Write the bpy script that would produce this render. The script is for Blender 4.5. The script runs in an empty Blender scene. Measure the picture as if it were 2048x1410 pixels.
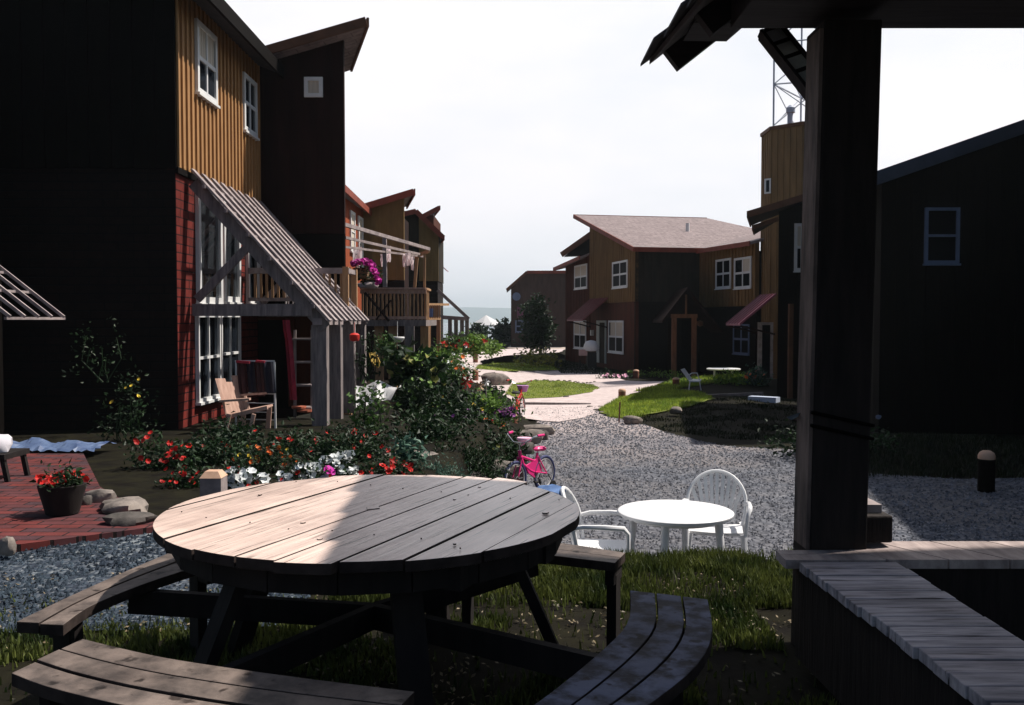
import bpy, bmesh, math, random
from mathutils import Vector, Matrix, noise as mnoise
R = math.radians
S = bpy.context.scene
COL = S.collection
# ------------------------------------------------------------------ camera
H = 1.55; FPX = 1850.0; TH = math.atan(65/FPX)
cd = bpy.data.cameras.new('camera'); cam = bpy.data.objects.new('camera', cd); COL.objects.link(cam)
cam.location = (0, 0, H); cam.rotation_euler = (R(90)-TH, 0, 0)
cd.sensor_width = 36; cd.lens = FPX/2048*36; cd.clip_start = .05; cd.clip_end = 9000
S.camera = cam
# ------------------------------------------------------------------ sun + sky
SE, SP = R(55), R(18)                       # elevation, azimuth from +X towards +Y
SD = Vector((math.cos(SE)*math.cos(SP), math.cos(SE)*math.sin(SP), math.sin(SE)))
ld = bpy.data.lights.new('sun', 'SUN'); ld.energy = 5.0; ld.angle = R(.9); ld.color = (1, .93, .85)
lo = bpy.data.objects.new('sun', ld); COL.objects.link(lo); lo.rotation_euler = SD.to_track_quat('Z', 'Y').to_euler(); lo.location = (20, 10, 30)
W = bpy.data.worlds.new('World'); S.world = W; W.use_nodes = True
nt = W.node_tree; nt.nodes.clear()
def wn(t, **k):
    n = nt.nodes.new(t)
    for a, b in k.items(): setattr(n, a, b)
    return n
out = wn('ShaderNodeOutputWorld'); bg = wn('ShaderNodeBackground'); bg.inputs[1].default_value = .06
sky = wn('ShaderNodeTexSky', sky_type='NISHITA', sun_disc=False, sun_elevation=SE, sun_rotation=R(90)-SP, dust_density=1.2)
tc = wn('ShaderNodeTexCoord')
dot = wn('ShaderNodeVectorMath', operation='DOT_PRODUCT'); dot.inputs[1].default_value = (.12, .99, 0)
mr = wn('ShaderNodeMapRange', interpolation_type='SMOOTHSTEP'); mr.inputs[1].default_value = .25; mr.inputs[2].default_value = .82
mp = wn('ShaderNodeMapping'); mp.inputs['Scale'].default_value = (1.6, 1.6, 4.5)
nz = wn('ShaderNodeTexNoise'); nz.inputs['Scale'].default_value = 2.2; nz.inputs['Detail'].default_value = 6
cr = wn('ShaderNodeValToRGB'); cr.color_ramp.elements[0].position = .3; cr.color_ramp.elements[0].color = (12.1, 12.4, 13.1, 1)
cr.color_ramp.elements[1].position = .62; cr.color_ramp.elements[1].color = (14.2, 13.8, 14.2, 1)
mx = wn('ShaderNodeMixRGB')
L = nt.links.new
L(tc.outputs['Generated'], dot.inputs[0]); L(dot.outputs['Value'], mr.inputs[0]); L(mr.outputs[0], mx.inputs[0])
L(tc.outputs['Generated'], mp.inputs[0]); L(mp.outputs[0], nz.inputs[0]); L(nz.outputs['Fac'], cr.inputs[0])
L(sky.outputs[0], mx.inputs[1]); L(cr.outputs[0], mx.inputs[2]); L(mx.outputs[0], bg.inputs[0]); L(bg.outputs[0], out.inputs[0])
S.view_settings.view_transform = 'Standard'; S.view_settings.look = 'None'; S.view_settings.gamma = 1; S.view_settings.exposure = .35
S.view_settings.use_curve_mapping = False
# ------------------------------------------------------------------ pixel helpers (photo pixels, 2048 wide)
FW = Vector((0, math.cos(TH), -math.sin(TH))); UP = Vector((0, math.sin(TH), math.cos(TH))); RT = Vector((1, 0, 0)); EYE = Vector((0, 0, H))
def ray(px, py): return FW + RT*((px-1024)/FPX) + UP*((705-py)/FPX)
def at(px, py, Y):
    d = ray(px, py); return EYE + d*(Y/d.y)
def gp(px, py, z=-.75):
    d = ray(px, py); return EYE + d*((z-H)/d.z)
def hit(px, py, A, B):
    d = ray(px, py); u = Vector((B[0]-A[0], B[1]-A[1])); u.normalize(); n = Vector((u.y, -u.x))
    t = (n.x*A[0]+n.y*A[1])/(n.x*d.x+n.y*d.y); p = EYE+d*t
    return (p.x-A[0])*u.x+(p.y-A[1])*u.y, p.z
def sstep(a, b, x):
    t = max(0, min(1, (x-a)/(b-a))); return t*t*(3-2*t)
def lerp(a, b, t): return a+(b-a)*t
def edge_x(y):        # right border of the left garden terrace
    P = [(0, -.9), (6, -.9), (9, -.5), (13, .0), (16, .25), (19.5, .55), (23, .2), (26, -1)]
    for (a, xa), (b, xb) in zip(P, P[1:]):
        if y <= b: return lerp(xa, xb, (y-a)/(b-a))
    return -1
def G(x, y):
    near = 1-sstep(5.95, 6.75, y)
    gar = (1-sstep(-.35, .0, x-edge_x(y)))*(1-.75*sstep(14, 19.5, y))*(1-sstep(21, 27, y))
    up = max(near, gar)
    if x < -3 and y > 27: up = max(up, .3*sstep(-3, -4, x))
    z = -.75+.75*up
    if 0 < y < 6.2: z += .035*mnoise.noise(Vector((x*1.7, y*1.7, 3)))-.01
    if y > 8:
        z += .24*math.exp(-((x-7.2)/2.3)**2-((y-15.4)/2.0)**2)         # bank before the dark building
        z += .24*math.exp(-((x-5.2)/2.4)**2-((y-25.5)/3.2)**2)         # lawn mound
        z += .35*math.exp(-((x-8)/3)**2-((y-31)/3)**2)
    if y > 110: z -= (y-110)*.03
    return z
# ------------------------------------------------------------------ objects
WM = {}
def wm(o): return WM.get(o.name, Matrix.Identity(4))
def tag(o, label, cat, group=None, kind=None):
    if label: o['label'] = label
    if cat: o['category'] = cat
    if group: o['group'] = group
    if kind: o['kind'] = kind
    return o
def thing(name, loc, label, cat, group=None, rz=0):
    o = bpy.data.objects.new(name, None); COL.objects.link(o); o.location = loc; o.rotation_euler.z = rz
    o.empty_display_size = .1
    WM[o.name] = Matrix.Translation(Vector(loc)) @ Matrix.Rotation(rz, 4, 'Z')
    return tag(o, label, cat, group)
class MB:
    def __init__(s): s.v = []; s.f = []; s.m = []
    def add(s, vs, fs, m=0):
        b = len(s.v); s.v.extend([tuple(v) for v in vs]); s.f.extend([tuple(b+i for i in f) for f in fs]); s.m.extend([m]*len(fs)); return s
    def box(s, a, b, m=0):
        x0, y0, z0 = a; x1, y1, z1 = b
        return s.add([(x0,y0,z0),(x1,y0,z0),(x1,y1,z0),(x0,y1,z0),(x0,y0,z1),(x1,y0,z1),(x1,y1,z1),(x0,y1,z1)],
              [(0,3,2,1),(4,5,6,7),(0,1,5,4),(1,2,6,5),(2,3,7,6),(3,0,4,7)], m)
    def fbox(s, F, a, b, m=0):       # box in a frame F=(origin,u,n)
        o, u, n = F; vs = []
        for z in (a[2], b[2]):
            for (p, q) in ((a[0],a[1]),(b[0],a[1]),(b[0],b[1]),(a[0],b[1])):
                vs.append(Vector((o[0]+u[0]*p+n[0]*q, o[1]+u[1]*p+n[1]*q, z)))
        return s.add(vs, [(0,3,2,1),(4,5,6,7),(0,1,5,4),(1,2,6,5),(2,3,7,6),(3,0,4,7)], m)
    def beam(s, p, q, w, h, up=(0,0,1), m=0, taper=1):
        p = Vector(p); q = Vector(q); d = (q-p).normalized(); up = Vector(up)
        if abs(d.dot(up)) > .98: up = Vector((0,1,0))
        r = d.cross(up).normalized(); t = r.cross(d); vs = []
        for c, k in ((p,1),(q,taper)):
            for a, b in ((-1,-1),(1,-1),(1,1),(-1,1)): vs.append(c+r*(a*w/2*k)+t*(b*h/2*k))
        return s.add(vs, [(3,2,1,0),(4,5,6,7),(0,1,5,4),(1,2,6,5),(2,3,7,6),(3,0,4,7)], m)
    def tube(s, pts, r, n=8, m=0, cap=True, closed=False):
        pts = [Vector(p) for p in pts]; k = len(pts); rs = r if isinstance(r, (list, tuple)) else [r]*k; vs = []; ref = None
        for i, p in enumerate(pts):
            d = (pts[(i+1)%k]-pts[i-1]) if closed else (pts[min(i+1,k-1)]-pts[max(i-1,0)])
            d.normalize()
            if ref is None: ref = Vector((0,0,1)) if abs(d.z) < .9 else Vector((1,0,0))
            a = d.cross(ref).normalized(); b = a.cross(d).normalized(); ref = b
            for j in range(n):
                t = 2*math.pi*j/n; vs.append(p+(a*math.cos(t)+b*math.sin(t))*rs[i])
        fs = []
        for i in range(k if closed else k-1):
            i2 = (i+1)%k
            for j in range(n): fs.append((i*n+j, i*n+(j+1)%n, i2*n+(j+1)%n, i2*n+j))
        if cap and not closed: fs.append(tuple(range(n-1,-1,-1))); fs.append(tuple((k-1)*n+j for j in range(n)))
        return s.add(vs, fs, m)
    def lathe(s, c, prof, n=20, m=0, sx=1, sy=1):
        vs = []; fs = []; k = len(prof)
        for r, z in prof:
            for j in range(n):
                t = 2*math.pi*j/n; vs.append((c[0]+r*sx*math.cos(t), c[1]+r*sy*math.sin(t), c[2]+z))
        for i in range(k-1):
            for j in range(n): fs.append((i*n+j, i*n+(j+1)%n, (i+1)*n+(j+1)%n, (i+1)*n+j))
        fs.append(tuple(range(n-1,-1,-1))); fs.append(tuple((k-1)*n+j for j in range(n)))
        return s.add(vs, fs, m)
    def slab(s, top, t, m=0):        # polygon of 3-D points given a thickness downwards
        k = len(top); vs = [Vector(p) for p in top]+[Vector(p)-Vector((0,0,t)) for p in top]
        fs = [tuple(range(k)), tuple(range(2*k-1,k-1,-1))]+[(i, i+k, (i+1)%k+k, (i+1)%k) for i in range(k)]
        return s.add(vs, fs, m)
    def prism(s, F, poly, n0, n1, m=0):   # poly in (u,z), extruded along n
        o, u, n = F; k = len(poly); vs = []
        for q in (n0, n1):
            for (a, z) in poly: vs.append((o[0]+u[0]*a+n[0]*q, o[1]+u[1]*a+n[1]*q, z))
        return s.add(vs, [tuple(range(k)), tuple(range(2*k-1,k-1,-1))]+[(i, i+k, (i+1)%k+k, (i+1)%k) for i in range(k)], m)
    def rock(s, c, sx, sy, sz, rng, m=0, n=12):
        vs = []; fs = []; k = 7
        ph = [rng.uniform(0, 6.3) for _ in range(6)]
        for i in range(k):
            la = -math.pi/2+math.pi*i/(k-1)
            for j in range(n):
                t = 2*math.pi*j/n
                q = 1+.16*math.sin(2*t+ph[0]+la)+.12*math.sin(3*t+ph[1]-2*la)+.09*math.sin(5*t+ph[2]+3*la)
                cl = abs(math.cos(la))**.6; z = math.copysign(abs(math.sin(la))**.75, la)
                vs.append((c[0]+sx*q*cl*math.cos(t), c[1]+sy*q*cl*math.sin(t), c[2]+sz*z*(1+.12*math.sin(t+ph[3]))))
        for i in range(k-1):
            for j in range(n): fs.append((i*n+j, i*n+(j+1)%n, (i+1)*n+(j+1)%n, (i+1)*n+j))
        return s.add(vs, fs, m)
    def build(s, name, mat, parent=None, smooth=False, bevel=0, loc=None):
        M = bpy.data.meshes.new(name)
        mw = wm(parent) if parent else Matrix.Translation(Vector(loc if loc else (0,0,0)))
        inv = mw.inverted()
        M.from_pydata([inv @ Vector(v) for v in s.v], [], s.f)
        for mm in (mat if isinstance(mat, (list, tuple)) else [mat]): M.materials.append(mm)
        if any(s.m): M.polygons.foreach_set('material_index', s.m)
        bm = bmesh.new(); bm.from_mesh(M)
        if len(s.f) < 20000: bmesh.ops.recalc_face_normals(bm, faces=bm.faces)
        bm.to_mesh(M); bm.free()
        if smooth:
            M.polygons.foreach_set('use_smooth', [True]*len(M.polygons))
            try: M.set_sharp_from_angle(angle=R(42))
            except Exception: pass
        o = bpy.data.objects.new(name, M); COL.objects.link(o)
        if bevel:
            b = o.modifiers.new('bevel', 'BEVEL'); b.width = bevel; b.segments = 2; b.limit_method = 'ANGLE'; b.angle_limit = R(40)
        if parent: o.parent = parent
        else: o.location = mw.to_translation()
        WM[o.name] = mw
        return o
def part(mb, name, mat, parent, label=None, **k):
    o = mb.build(name, mat, parent, **k)
    if label: o['label'] = label
    return o
def copy_tree(o, parent=None):
    c = o.copy(); COL.objects.link(c)
    if parent: c.parent = parent
    for ch in [x for x in COL.objects if x.parent == o]: copy_tree(ch, c)
    return c
# ------------------------------------------------------------------ materials
def newmat(name):
    m = bpy.data.materials.new(name); m.use_nodes = True; t = m.node_tree; b = t.nodes['Principled BSDF']; return m, t, b
def c4(c): return (c[0], c[1], c[2], 1)
def mat(name, c1, c2=None, scale=4, stretch=(1,1,1), rough=.7, bump=.2, spec=.3, detail=5, island=0, ramp=(.35,.65), fine=None, metal=0, crack=None):
    m, t, b = newmat(name); N = t.nodes.new; K = t.links.new
    c2 = c2 or tuple(x*.7 for x in c1)
    co = N('ShaderNodeTexCoord'); mp = N('ShaderNodeMapping'); mp.inputs['Scale'].default_value = stretch
    nz = N('ShaderNodeTexNoise'); nz.inputs['Scale'].default_value = scale; nz.inputs['Detail'].default_value = detail; nz.inputs['Roughness'].default_value = .6
    rp = N('ShaderNodeValToRGB'); rp.color_ramp.elements[0].position = ramp[0]; rp.color_ramp.elements[1].position = ramp[1]
    rp.color_ramp.elements[0].color = c4(c2); rp.color_ramp.elements[1].color = c4(c1)
    K(co.outputs['Object'], mp.inputs[0]); K(mp.outputs[0], nz.inputs[0]); K(nz.outputs['Fac'], rp.inputs[0])
    src = rp.outputs[0]
    if island:
        g = N('ShaderNodeNewGeometry'); h = N('ShaderNodeHueSaturation'); r2 = N('ShaderNodeMapRange')
        r2.inputs[3].default_value = 1-island; r2.inputs[4].default_value = 1+island
        K(g.outputs['Random Per Island'], r2.inputs[0]); K(r2.outputs[0], h.inputs['Value']); K(src, h.inputs['Color']); src = h.outputs[0]
        if fine != 'nooff':
            ad = N('ShaderNodeVectorMath'); ad.operation = 'MULTIPLY_ADD'; ad.inputs[1].default_value = (13.1,7.7,5.3)
            cx = N('ShaderNodeCombineXYZ')
            for i in range(3): K(g.outputs['Random Per Island'], cx.inputs[i])
            K(cx.outputs[0], ad.inputs[0]); K(mp.outputs[0], ad.inputs[2]); K(ad.outputs[0], nz.inputs[0])
    if crack:          # thin dark drying cracks and stain streaks along the grain
        m2 = N('ShaderNodeMapping'); m2.inputs['Scale'].default_value = crack; n2 = N('ShaderNodeTexNoise'); n2.inputs['Scale'].default_value = 3; n2.inputs['Detail'].default_value = 3
        K(co.outputs['Object'], m2.inputs[0]); K(m2.outputs[0], n2.inputs[0]); r3 = N('ShaderNodeValToRGB'); e = r3.color_ramp.elements
        e[0].position = .33; e[0].color = (.22,.2,.19,1); e[1].position = .40; e[1].color = (1,1,1,1); K(n2.outputs['Fac'], r3.inputs[0])
        n4 = N('ShaderNodeTexNoise'); n4.inputs['Scale'].default_value = 2.2; n4.inputs['Detail'].default_value = 4; K(co.outputs['Object'], n4.inputs[0])
        r4 = N('ShaderNodeValToRGB'); e = r4.color_ramp.elements; e[0].position = .36; e[0].color = (.68,.66,.66,1); e[1].position = .56; e[1].color = (1,1,1,1); K(n4.outputs['Fac'], r4.inputs[0])
        u1 = N('ShaderNodeMixRGB'); u1.blend_type = 'MULTIPLY'; u1.inputs[0].default_value = 1; u2 = N('ShaderNodeMixRGB'); u2.blend_type = 'MULTIPLY'; u2.inputs[0].default_value = 1
        K(src, u1.inputs[1]); K(r3.outputs[0], u1.inputs[2]); K(u1.outputs[0], u2.inputs[1]); K(r4.outputs[0], u2.inputs[2]); src = u2.outputs[0]
    K(src, b.inputs['Base Color']); b.inputs['Roughness'].default_value = rough; b.inputs['Specular IOR Level'].default_value = spec; b.inputs['Metallic'].default_value = metal
    if bump:
        bp = N('ShaderNodeBump'); bp.inputs['Strength'].default_value = bump; bp.inputs['Distance'].default_value = .02
        K(nz.outputs['Fac'], bp.inputs['Height']); K(bp.outputs[0], b.inputs['Normal'])
    return m
def leafmat(name, c1, c2, trans=.25, scale=1.5):
    m = mat(name, c1, c2, scale=scale, rough=.55, bump=0, spec=.3, island=.45, fine='nooff')
    t = m.node_tree; b = t.nodes['Principled BSDF']; o = t.nodes['Material Output']
    tr = t.nodes.new('ShaderNodeBsdfTranslucent'); ms = t.nodes.new('ShaderNodeMixShader'); ms.inputs[0].default_value = trans
    src = b.inputs['Base Color'].links[0].from_socket
    t.links.new(src, tr.inputs[0]); t.links.new(b.outputs[0], ms.inputs[1]); t.links.new(tr.outputs[0], ms.inputs[2]); t.links.new(ms.outputs[0], o.inputs[0])
    return m
def brickmat(name, c1, c2, mortar, axis, bw=.42, bh=.14, ms=.012, squash=1):
    m, t, b = newmat(name); N = t.nodes.new; K = t.links.new
    co = N('ShaderNodeTexCoord'); sp = N('ShaderNodeSeparateXYZ'); cb = N('ShaderNodeCombineXYZ')
    K(co.outputs['Object'], sp.inputs[0]); K(sp.outputs[axis[0]], cb.inputs[0]); K(sp.outputs[axis[1]], cb.inputs[1])
    br = N('ShaderNodeTexBrick'); br.inputs['Scale'].default_value = 1; br.inputs['Brick Width'].default_value = bw; br.inputs['Row Height'].default_value = bh
    br.inputs['Mortar Size'].default_value = ms; br.inputs['Mortar Smooth'].default_value = .2; br.inputs['Color1'].default_value = c4(c1); br.inputs['Color2'].default_value = c4(c2); br.inputs['Mortar'].default_value = c4(mortar)
    nz = N('ShaderNodeTexNoise'); nz.inputs['Scale'].default_value = 6; nz.inputs['Detail'].default_value = 6
    K(co.outputs['Object'], nz.inputs[0])
    ad = N('ShaderNodeMixRGB'); ad.blend_type = 'MULTIPLY'; ad.inputs[0].default_value = .7
    rp = N('ShaderNodeValToRGB'); rp.color_ramp.elements[0].position = .3; rp.color_ramp.elements[0].color = (.5,.5,.5,1); rp.color_ramp.elements[1].position = .7; rp.color_ramp.elements[1].color = (1.2,1.2,1.2,1)
    K(nz.outputs['Fac'], rp.inputs[0]); K(cb.outputs[0], br.inputs[0]); K(br.outputs['Color'], ad.inputs[1]); K(rp.outputs[0], ad.inputs[2]); K(ad.outputs[0], b.inputs['Base Color'])
    bp = N('ShaderNodeBump'); bp.inputs['Strength'].default_value = .6; bp.inputs['Distance'].default_value = .015; bp.invert = True
    K(br.outputs['Fac'], bp.inputs['Height']); K(bp.outputs[0], b.inputs['Normal']); b.inputs['Roughness'].default_value = .85; b.inputs['Specular IOR Level'].default_value = .2
    return m
def gravelmat(name, cols, scale, patch, bump=.8, far=None):
    m, t, b = newmat(name); N = t.nodes.new; K = t.links.new
    co = N('ShaderNodeTexCoord')
    vo = N('ShaderNodeTexVoronoi'); vo.inputs['Scale'].default_value = scale; K(co.outputs['Object'], vo.inputs[0])
    v2 = N('ShaderNodeTexVoronoi'); v2.inputs['Scale'].default_value = scale*2.3; K(co.outputs['Object'], v2.inputs[0])
    sp = N('ShaderNodeSeparateColor'); K(vo.outputs['Color'], sp.inputs[0])
    s2 = N('ShaderNodeSeparateColor'); K(v2.outputs['Color'], s2.inputs[0])
    av = N('ShaderNodeMath'); av.operation = 'MULTIPLY_ADD'; av.inputs[1].default_value = .6
    hf = N('ShaderNodeMath'); hf.operation = 'MULTIPLY'; hf.inputs[1].default_value = .4; K(s2.outputs[0], hf.inputs[0]); K(sp.outputs[0], av.inputs[0]); K(hf.outputs[0], av.inputs[2])
    rp = N('ShaderNodeValToRGB'); K(av.outputs[0], rp.inputs[0])
    e = rp.color_ramp.elements; e[0].position = .15; e[0].color = c4(cols[0]); e[1].position = .9; e[1].color = c4(cols[2]); x = e.new(.5); x.color = c4(cols[1])
    nz = N('ShaderNodeTexNoise'); nz.inputs['Scale'].default_value = .7; nz.inputs['Detail'].default_value = 5; K(co.outputs['Object'], nz.inputs[0])
    mr = N('ShaderNodeMapRange'); mr.inputs[1].default_value = .42; mr.inputs[2].default_value = .68; mr.inputs[4].default_value = .75; K(nz.outputs['Fac'], mr.inputs[0])
    mx = N('ShaderNodeMixRGB'); K(mr.outputs[0], mx.inputs[0]); K(rp.outputs[0], mx.inputs[1]); mx.inputs[2].default_value = c4(patch)
    if far:      # the yard gravel thins into the pale path towards the far end (object Y)
        sy = N('ShaderNodeSeparateXYZ'); K(co.outputs['Object'], sy.inputs[0]); nn = N('ShaderNodeMath'); nn.operation = 'MULTIPLY_ADD'; nn.inputs[1].default_value = 6; K(nz.outputs['Fac'], nn.inputs[0]); K(sy.outputs[1], nn.inputs[2])
        m3 = N('ShaderNodeMapRange'); m3.interpolation_type = 'SMOOTHSTEP'; m3.inputs[1].default_value = far[0]; m3.inputs[2].default_value = far[1]; m3.inputs[4].default_value = .85; K(nn.outputs[0], m3.inputs[0])
        x3 = N('ShaderNodeMixRGB'); K(m3.outputs[0], x3.inputs[0]); K(mx.outputs[0], x3.inputs[1]); x3.inputs[2].default_value = c4(far[2]); mx = x3
    K(mx.outputs[0], b.inputs['Base Color']); b.inputs['Roughness'].default_value = .9; b.inputs['Specular IOR Level'].default_value = .15
    bp = N('ShaderNodeBump'); bp.inputs['Strength'].default_value = bump; bp.inputs['Distance'].default_value = .03; bp.invert = True
    K(vo.outputs['Distance'], bp.inputs['Height']); K(bp.outputs[0], b.inputs['Normal'])
    return m
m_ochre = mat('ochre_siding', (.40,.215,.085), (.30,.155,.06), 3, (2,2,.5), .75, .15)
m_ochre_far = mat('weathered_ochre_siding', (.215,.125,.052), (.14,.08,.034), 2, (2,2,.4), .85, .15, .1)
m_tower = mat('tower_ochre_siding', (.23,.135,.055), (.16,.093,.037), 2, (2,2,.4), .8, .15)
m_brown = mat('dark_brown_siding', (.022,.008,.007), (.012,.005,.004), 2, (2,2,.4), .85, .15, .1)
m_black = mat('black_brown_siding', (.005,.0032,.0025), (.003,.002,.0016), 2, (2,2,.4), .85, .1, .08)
m_green = mat('dark_green_siding', (.034,.027,.019), (.018,.015,.011), 2, (2,2,.4), .85, .15, .1)
m_olive = mat('olive_siding', (.24,.155,.062), (.16,.105,.042), 2, (2,2,.4), .85, .15, .1)
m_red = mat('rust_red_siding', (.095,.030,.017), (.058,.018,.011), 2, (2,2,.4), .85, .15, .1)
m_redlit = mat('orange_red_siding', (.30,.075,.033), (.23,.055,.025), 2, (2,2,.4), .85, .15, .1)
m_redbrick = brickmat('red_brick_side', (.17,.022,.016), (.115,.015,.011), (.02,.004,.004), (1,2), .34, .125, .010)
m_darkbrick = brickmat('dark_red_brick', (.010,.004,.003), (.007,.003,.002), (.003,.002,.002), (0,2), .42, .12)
m_fascia = mat('rust_red_trim', (.24,.05,.028), (.17,.036,.02), 3, (1,1,1), .7, .1)
m_fascia_d = mat('brown_trim', (.14,.06,.03), (.09,.04,.02), 3, (1,1,1), .7, .1)
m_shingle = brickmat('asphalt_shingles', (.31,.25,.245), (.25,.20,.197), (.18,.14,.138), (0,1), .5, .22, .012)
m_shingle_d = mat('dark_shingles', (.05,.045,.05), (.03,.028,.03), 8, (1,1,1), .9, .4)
m_white = mat('white_paint', (.72,.72,.70), (.62,.62,.62), 3, (1,1,1), .5, .03)
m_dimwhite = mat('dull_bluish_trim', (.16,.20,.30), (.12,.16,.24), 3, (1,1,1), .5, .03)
m_glass = mat('window_glass', (.012,.016,.022), (.008,.01,.014), 1, (1,1,1), .08, 0, .16)
m_glass_d = mat('dark_window_glass', (.006,.007,.009), (.005,.005,.006), 1, (1,1,1), .45, 0, .01)
m_curtain = mat('curtain_cloth', (.62,.55,.45), (.5,.44,.36), 6, (6,6,.3), .8, .2)
m_grey = mat('weathered_grey_wood', (.36,.30,.29), (.20,.165,.165), 5, (1.2,1.2,1.2), .75, .3)
m_greyb = mat('bluish_grey_lumber', (.27,.225,.215), (.12,.105,.105), 4, (5,5,.6), .75, .3)
m_tan = mat('tan_lumber', (.42,.25,.13), (.28,.16,.085), 5, (3,3,.5), .75, .3)
m_purple = mat('purple_metal_roof', (.27,.085,.12), (.22,.065,.10), 2, (1,1,1), .45, .05)
m_purple2 = mat('red_metal_roof', (.24,.055,.06), (.19,.045,.05), 2, (1,1,1), .5, .05)
m_rock = mat('grey_rock', (.27,.23,.20), (.12,.105,.095), 7, (1,1,1), .85, .7)
m_rockd = mat('dark_rock', (.12,.105,.095), (.05,.045,.04), 7, (1,1,1), .85, .7)
m_bark = mat('brown_bark', (.06,.045,.035), (.03,.022,.018), 10, (1,1,.3), .9, .5)
m_mirror = mat('sky_reflecting_glass', (.03,.035,.04), (.02,.025,.03), 1, (1,1,1), .05, 0, 1.0)
m_soil = mat('garden_soil', (.045,.03,.02), (.02,.014,.01), 8, (1,1,1), .95, .6)
# ================================================================== ground
def grid_obj(name, xs, ys, mt, zf, label=None):
    v = [(x, y, zf(x, y)) for y in ys for x in xs]; n = len(xs); f = []
    for j in range(len(ys)-1):
        for i in range(n-1): f.append((j*n+i, j*n+i+1, (j+1)*n+i+1, (j+1)*n+i))
    b = MB(); b.add(v, f); o = b.build(name, mt, smooth=True); return o
def rng_(a, b, s):
    r = []; x = a
    while x < b-1e-6: r.append(x); x += s
    return r
xs = [-900,-400,-200,-100,-60,-40,-30,-24,-20,-17,-14]+rng_(-12,12,.2)+[12,14,17,20,24,30,40,60,100,200,400,900]
ys = [-40,-20,-10]+rng_(-6,24,.2)+rng_(24,40,.5)+rng_(40,70,2)+[70,75,80,90,100,110,130,160,200,300,450,700,1100]
m_ground = mat('dirt_and_turf', (.014,.013,.006), (.005,.004,.003), 3.5, (1,1,1), .95, .8, .1)
tag(grid_obj('ground', xs, ys, m_ground, G), None, None, kind='structure')
def sheet(name, pts, mt, off=.012, step=.4, jit=0, seed=1, kind='structure', zf=None):
    rg = random.Random(seed)
    P = [Vector((p[0], p[1])) for p in pts]
    if jit:
        Q = []
        for i, p in enumerate(P):
            q = P[(i+1)%len(P)]; L_ = (q-p).length; k = max(1, int(L_/.35)); nrm = Vector((-(q-p).y, (q-p).x)).normalized()
            for j in range(k): Q.append(p.lerp(q, j/k)+nrm*rg.uniform(-jit, jit)*(1+p.y*.02))
        P = Q
    bm = bmesh.new(); f = bm.faces.new([bm.verts.new((p.x, p.y, 0)) for p in P])
    bmesh.ops.triangulate(bm, faces=bm.faces[:])
    x0 = min(p.x for p in P); x1 = max(p.x for p in P); y0 = min(p.y for p in P); y1 = max(p.y for p in P)
    for axis, a, b in ((0, x0, x1), (1, y0, y1)):
        c = a+step
        while c < b:
            st = step if c < 28 else step*4
            bmesh.ops.bisect_plane(bm, geom=bm.verts[:]+bm.edges[:]+bm.faces[:], plane_co=(c,0,0) if axis == 0 else (0,c,0), plane_no=(1,0,0) if axis == 0 else (0,1,0)); c += st
    zf = zf or G
    for v in bm.verts: v.co.z = zf(v.co.x, v.co.y)+off
    bmesh.ops.recalc_face_normals(bm, faces=bm.faces[:])
    if sum(f.normal.z for f in bm.faces) < 0: bmesh.ops.reverse_faces(bm, faces=bm.faces[:])
    M = bpy.data.meshes.new(name); bm.to_mesh(M); bm.free(); M.materials.append(mt)
    o = bpy.data.objects.new(name, M); COL.objects.link(o)
    if kind: o['kind'] = kind
    return o
def G2(*pp): return [gp(x, y) for x, y in pp]
m_gravel = gravelmat('blue_grey_gravel', [(.045,.052,.066), (.10,.108,.13), (.20,.205,.225)], 15, (.15,.14,.14), far=(16.5, 25.5, (.46,.39,.375)))
m_gravel_d = gravelmat('shade_toned_gravel', [(.012,.018,.028), (.045,.062,.085), (.22,.24,.25)], 19, (.05,.06,.08))  # strip by the patio: shade is put into the gravel colour
m_path = mat('pinkish_gravel_path', (.62,.53,.51), (.46,.385,.37), 5, (1,1,1), .95, .4, .1, detail=8)
gv = [(-.95,6.95),(12,6.95),(12,12.6),(8.5,13.0),(6.2,13.0),(5.0,13.6),(4.9,15.6)]+[tuple(gp(*p)[:2]) for p in ((1440,893),(1340,868),(1255,840),(1205,818),(1180,806),(1060,806),(1070,835))]+[(.62,19.6),(.3,16),(.1,13),(-.35,9)]
sheet('gravel_yard', gv, m_gravel, .010, .4, .05)
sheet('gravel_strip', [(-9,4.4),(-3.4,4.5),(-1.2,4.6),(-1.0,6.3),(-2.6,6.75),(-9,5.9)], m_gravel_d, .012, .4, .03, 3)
# light path: trunk, right arm round the lawn patch, left arm going far
sheet('path', G2((1050,842),(1120,846),(1170,838),(1205,820),(1235,806),(1290,790),(1330,772),(1262,764),(1180,757),(1080,751),(1010,744),(965,736),(960,722),(1010,712),(1120,705),(1135,697),(1060,696),(985,700),(925,703),(880,713),(860,735),(900,752),(985,775),(1020,800)), m_path, .026, .8, .04, 5)
m_lawnbase = mat('lawn_soil', (.20,.22,.05), (.10,.13,.03), 4, (1,1,1), .95, .6, .1)
def cG(x, y): return G(x, y)
LAWN1 = G2((1010,790),(1022,770),(1070,762),(1130,764),(1185,772),(1200,780),(1180,789),(1120,797),(1050,800))
LAWN2 = G2((950,738),(958,731),(1000,727),(1060,727),(1105,733),(1120,741),(1060,743),(1010,744))
LAWN2D = [(p.x, p.y) for p in G2((1060,727),(1130,720),(1190,736),(1270,747),(1200,750),(1122,748),(1105,733))]
LAWN3 = [(p.x, p.y) for p in G2((1196,824),(1235,808),(1290,799),(1340,797),(1400,806),(1425,815),(1380,824),(1310,832),(1250,841),(1215,836))]
LAWN4 = [(p.x, p.y) for p in G2((1270,792),(1330,779),(1420,768),(1490,763),(1520,768),(1500,776),(1420,783),(1340,790))]
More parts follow.
